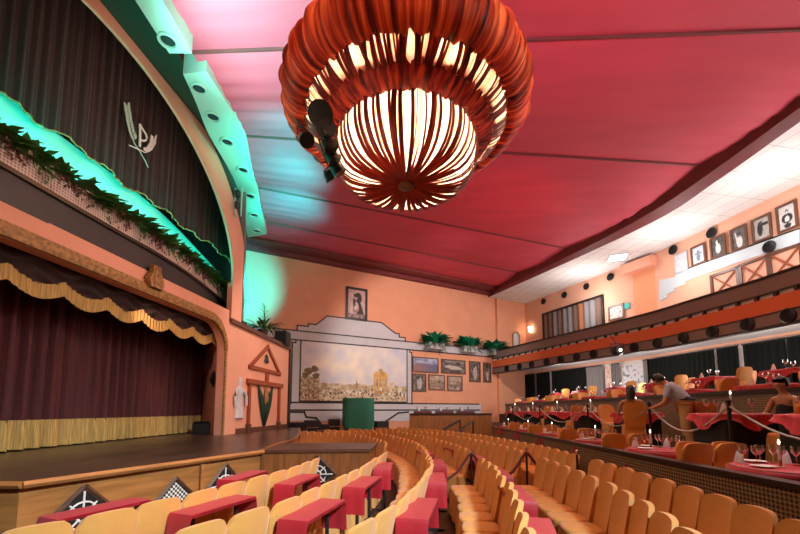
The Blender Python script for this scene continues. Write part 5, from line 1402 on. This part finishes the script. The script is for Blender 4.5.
# --- seated figures (local +Y forward, seat .47)
def seated(label, loc, rz, top_m, hair_style, turn, bare=True):
    t = thing('person', label, 'person', loc, rz)
    J = {'pelvis': ((0, -.05, .57), (.14, .11)), 'waist': ((0, -.07, .74), (.115, .09)), 'chest': ((0, -.06, .93), (.14, .10)), 'neckb': ((0, -.05, 1.03), .06), 'neck': ((0, -.035, 1.09), .047),
         'hl': ((-.09, .05, .56), .085), 'kl': ((-.10, .40, .54), .058), 'al': ((-.10, .40, .09), .04), 'tl': ((-.11, .52, .035), .034), 'hr': ((.09, .05, .56), .085), 'kr': ((.10, .40, .54), .058), 'ar': ((.10, .40, .09), .04), 'tr': ((.11, .52, .035), .034),
         'sl': ((-.175, -.06, .985), .05), 'el': ((-.25, .03, .73), .038), 'wl': ((-.16, .26, .70), .025), 'sr': ((.175, -.06, .985), .05), 'er': ((.25, .03, .73), .038), 'wr': ((.16, .26, .70), .025)}
    E_ = [('pelvis', 'waist'), ('waist', 'chest'), ('chest', 'neckb'), ('neckb', 'neck'), ('pelvis', 'hl'), ('hl', 'kl'), ('kl', 'al'), ('al', 'tl'), ('pelvis', 'hr'), ('hr', 'kr'), ('kr', 'ar'), ('ar', 'tr'), ('chest', 'sl'), ('sl', 'el'), ('el', 'wl'), ('chest', 'sr'), ('sr', 'er'), ('er', 'wr')]
    fc = (math.sin(turn), math.cos(turn), -.15); hc = (0, -.01, 1.21)
    add_head(J, E_, 'neck', hc, fc); hand(J, E_, 'wl', J['wl'][0], (.1, 1, 0), (-1, 0, 0), (0, 0, 1)); hand(J, E_, 'wr', J['wr'][0], (-.1, 1, 0), (1, 0, 0), (0, 0, 1))
    skinmesh('body', J, E_, skin, t); head(t, hc, fc, hairm, hair_style)
    JS = {'pelvis': ((0, -.05, .58), (.155, .125)), 'waist': ((0, -.07, .74), (.13, .105)), 'chest': ((0, -.06, .955), (.152, .118))}
    ES = [('pelvis', 'waist'), ('waist', 'chest')]
    for s in 'lr':
        JS['h'+s] = (J['h'+s][0], .10); JS['k'+s] = (J['k'+s][0], .075); ES += [('pelvis', 'h'+s), ('h'+s, 'k'+s)]
    skinmesh('dress', JS, ES, top_m, t)
    for s, x0 in (('l', -.10), ('r', .10)):
        b = MB(); b.tube([(x0, .36, .04), (x0, .45, .045), (x0, .55, .03)], [.035, .042, .028], 8); b.build('shoe', blackp, t)
    return t
seated('bare shouldered woman in a dark top seated by the roped terrace tables', (6.05, 6.04, z2), PI/2, blackfab, 'bun', -.25)
seated('dark haired diner in dark red seen from behind near the stooping waiter', (4.98, 8.2, z2), -.4, drape2, 'long', .2)

# ================================================================== LIGHT
def point(name, loc, col, p, r=.15):
    l = bpy.data.lights.new(name, 'POINT'); l.color = col; l.energy = p; l.shadow_soft_size = r
    o = bpy.data.objects.new(name, l); COL.objects.link(o); o.location = loc; return o
def aim(o, tgt): o.rotation_euler = (Vector(tgt)-Vector(o.location)).to_track_quat('-Z', 'Y').to_euler()
def spot(name, loc, tgt, col, p, ang, blend=.6, r=.15):
    l = bpy.data.lights.new(name, 'SPOT'); l.color = col; l.energy = p; l.spot_size = math.radians(ang); l.spot_blend = blend; l.shadow_soft_size = r
    o = bpy.data.objects.new(name, l); COL.objects.link(o); o.location = loc; aim(o, tgt); return o
def area(name, loc, tgt, col, p, sx, sy=None):
    l = bpy.data.lights.new(name, 'AREA'); l.color = col; l.energy = p; l.size = sx
    if sy: l.shape = 'RECTANGLE'; l.size_y = sy
    o = bpy.data.objects.new(name, l); COL.objects.link(o); o.location = loc; aim(o, tgt); return o
WARM = (1, .72, .48); WHITE = (1, .93, .88); TEAL = (.0, 1, .80); PINKL = (1, .55, .62)
# chandelier lamps
point('bowl_lamp', (CX, CY, 6.0), (1, .84, .66), 210, .12)
for k in range(8):
    a = 2*PI*(k+.5)/8; point('ring_lamp', (CX+1.25*math.cos(a), CY+1.25*math.sin(a), 6.58), (1, .76, .50), 13, .08)
point('crown_lamp', (CX, CY, 7.9), (1, .6, .4), 60, .2)
for k in range(8):
    a = 2*PI*k/8; point('tier_lamp', (CX+1.62*math.cos(a), CY+1.62*math.sin(a), 6.85), (1, .72, .46), 17, .08)
# unseen lamps added in mid-air to tint the ceiling cloth red and pink
spot('ceiling_fill', (3.5, 3.5, 5.6), (4.5, 11.0, 9.9), (1, .05, .20), 480, 104, 1, .3)
spot('ceiling_fill', (5.5, 12.5, 5.6), (3.0, 16.0, 9.9), (1, .03, .10), 230, 120, 1, .3)
spot('ceiling_fill', (-3.8, 6.5, 7.3), (-2.7, 7.4, 9.9), (.25, 1, .86), 2300, 104, 1, .3)
spot('ceiling_fill', (1.5, 1.0, 6.0), (2.2, 5.2, 9.9), (.75, 1, .95), 1150, 80, 1, .3)
spot('ceiling_fill', (7.0, 2.5, 6.4), (7.0, 5.0, 9.9), (.8, 1, .95), 520, 80, 1, .3)
# teal floods
for p, q in (((-2.7, 10.0, 7.9), (-3.55, 10.6, 9.9)), ((-3.1, 12.0, 7.9), (-3.8, 12.4, 9.9)), ((-3.6, 13.9, 7.9), (-4.3, 14.4, 9.9))): spot('ceiling_teal', p, q, (0, 1, .76), 1000, 92, 1, .1)
spot('teal_flood', (-3.6, 9.9, 7.6), (-4.6, 11.6, 9.6), TEAL, 200, 70, 1, .15)
spot('teal_flood', (-4.2, 12.6, 7.4), (-4.9, 15.2, 9.8), TEAL, 400, 80, 1, .15)
spot('teal_flood', (-5.9, 14.9, 7.0), (-8.0, 17.8, 7.7), (0, .85, 1), 1700, 80, .6, .1)
spot('teal_flood', (-3.9, 6.6, 7.8), (-4.5, 8.0, 9.6), (.1, 1, .9), 90, 80, 1, .15)
lv = resamp([p for p in PL if p[1] > 3.5], 7)
for p in offs(lv, -.30): point('planter_led', (p[0], p[1], 6.6), TEAL, 32, .06)
# unseen warm lamps on walls and stage; planter and reveal ones added as fill
spot('house_light', (3.4, 11.5, 8.7), (1.7, 22.0, 4.8), (1, .92, .86), 2500, 68, .5, .3)
spot('wing_wash', (-.5, 12.0, 8.8), (-5.3, 14.8, 2.6), (1, .90, .80), 1200, 62, .8, .3)
area('stage_wash', (-.8, 3.6, 4.4), (-6.5, 9.5, 3.4), (1, .62, .42), 75, 1.6)
spot('arch_wash', (-2.6, 5.2, 5.0), (-5.9, 8.6, 9.6), (1, .62, .50), 420, 56, .8, .12)
area('planter_fill', (-.6, 7.2, 6.0), (-5.8, 8.6, 5.8), (1, .86, .76), 90, .8)
spot('reveal_fill', (-5.9, 8.2, 4.3), (-6.7, 13.4, 2.4), (1, .6, .5), 160, 50, .8, .1)
# unseen point lamps added to brighten the gallery and the space below it
for p in ((11.7, 7.5, 7.6), (11.9, 11.5, 7.7), (11.4, 15.5, 7.7), (10.2, 20.5, 7.7)): point('gallery_fill', p, (1, .97, .95), 165, .4)
for p in ((12.6, 9, 3.8), (11.6, 12.5, 3.8), (11.0, 16.5, 3.8), (9.4, 21.0, 3.8)): point('under_gallery_fill', (p[0]-.7, p[1], 3.3), WHITE, 150, .5)
# unseen fill added: white on seats and tables, warm red on terraces, far rows
spot('seat_fill', (4.6, -2.2, 6.8), (-1.8, 4.4, .6), (.72, .94, 1), 7400, 50, 1, .5)
area('terrace_fill', (6.2, 7.0, 9.0), (5.6, 8.5, 1.2), (1, .50, .30), 140, 2.5)
spot('near_table_fill', (4.5, 4.3, 5.0), (4.5, 4.5, 1.1), (1, .90, .95), 300, 34, .6, .15)
spot('near_table_fill', (4.4, 6.6, 5.2), (4.4, 6.5, 1.1), (1, .90, .95), 260, 28, .6, .15)
area('far_seat_fill', (3.0, 12.0, 9.2), (0.8, 12.0, .6), (1, .48, .22), 260, 2.5)
area('seat_warm_fill', (-2.6, 5.5, 4.2), (2.2, 5.0, .6), (1, .30, .08), 45, 1.5)
area('seat_top_fill', (3.4, 4.6, 7.0), (2.2, 4.6, .6), (1, .52, .22), 45, .4)
w = bpy.data.worlds.new('hall_air'); sc.world = w; w.use_nodes = True
w.node_tree.nodes['Background'].inputs[0].default_value = (1, .46, .30, 1); w.node_tree.nodes['Background'].inputs[1].default_value = .04

# ================================================================== CAMERA
cam = bpy.data.cameras.new('camera'); co = bpy.data.objects.new('camera', cam); COL.objects.link(co)
co.location = (0, 0, CH); co.rotation_euler = (PI/2+PT, 0, 0)
cam.sensor_width = 36; cam.sensor_fit = 'HORIZONTAL'; cam.lens = 36*F/800; cam.shift_y = (374-267)/800; cam.clip_end = 200; cam.clip_start = .05
sc.camera = co
sc.view_settings.view_transform = 'Standard'; sc.view_settings.look = 'None'; sc.view_settings.exposure = 0; sc.view_settings.gamma = 1; sc.view_settings.use_curve_mapping = False
sc.cycles.use_denoising = True; sc.cycles.max_bounces = 6; sc.cycles.diffuse_bounces = 3; sc.cycles.transparent_max_bounces = 8; sc.cycles.caustics_reflective = False; sc.cycles.caustics_refractive = False; sc.cycles.sample_clamp_indirect = 4
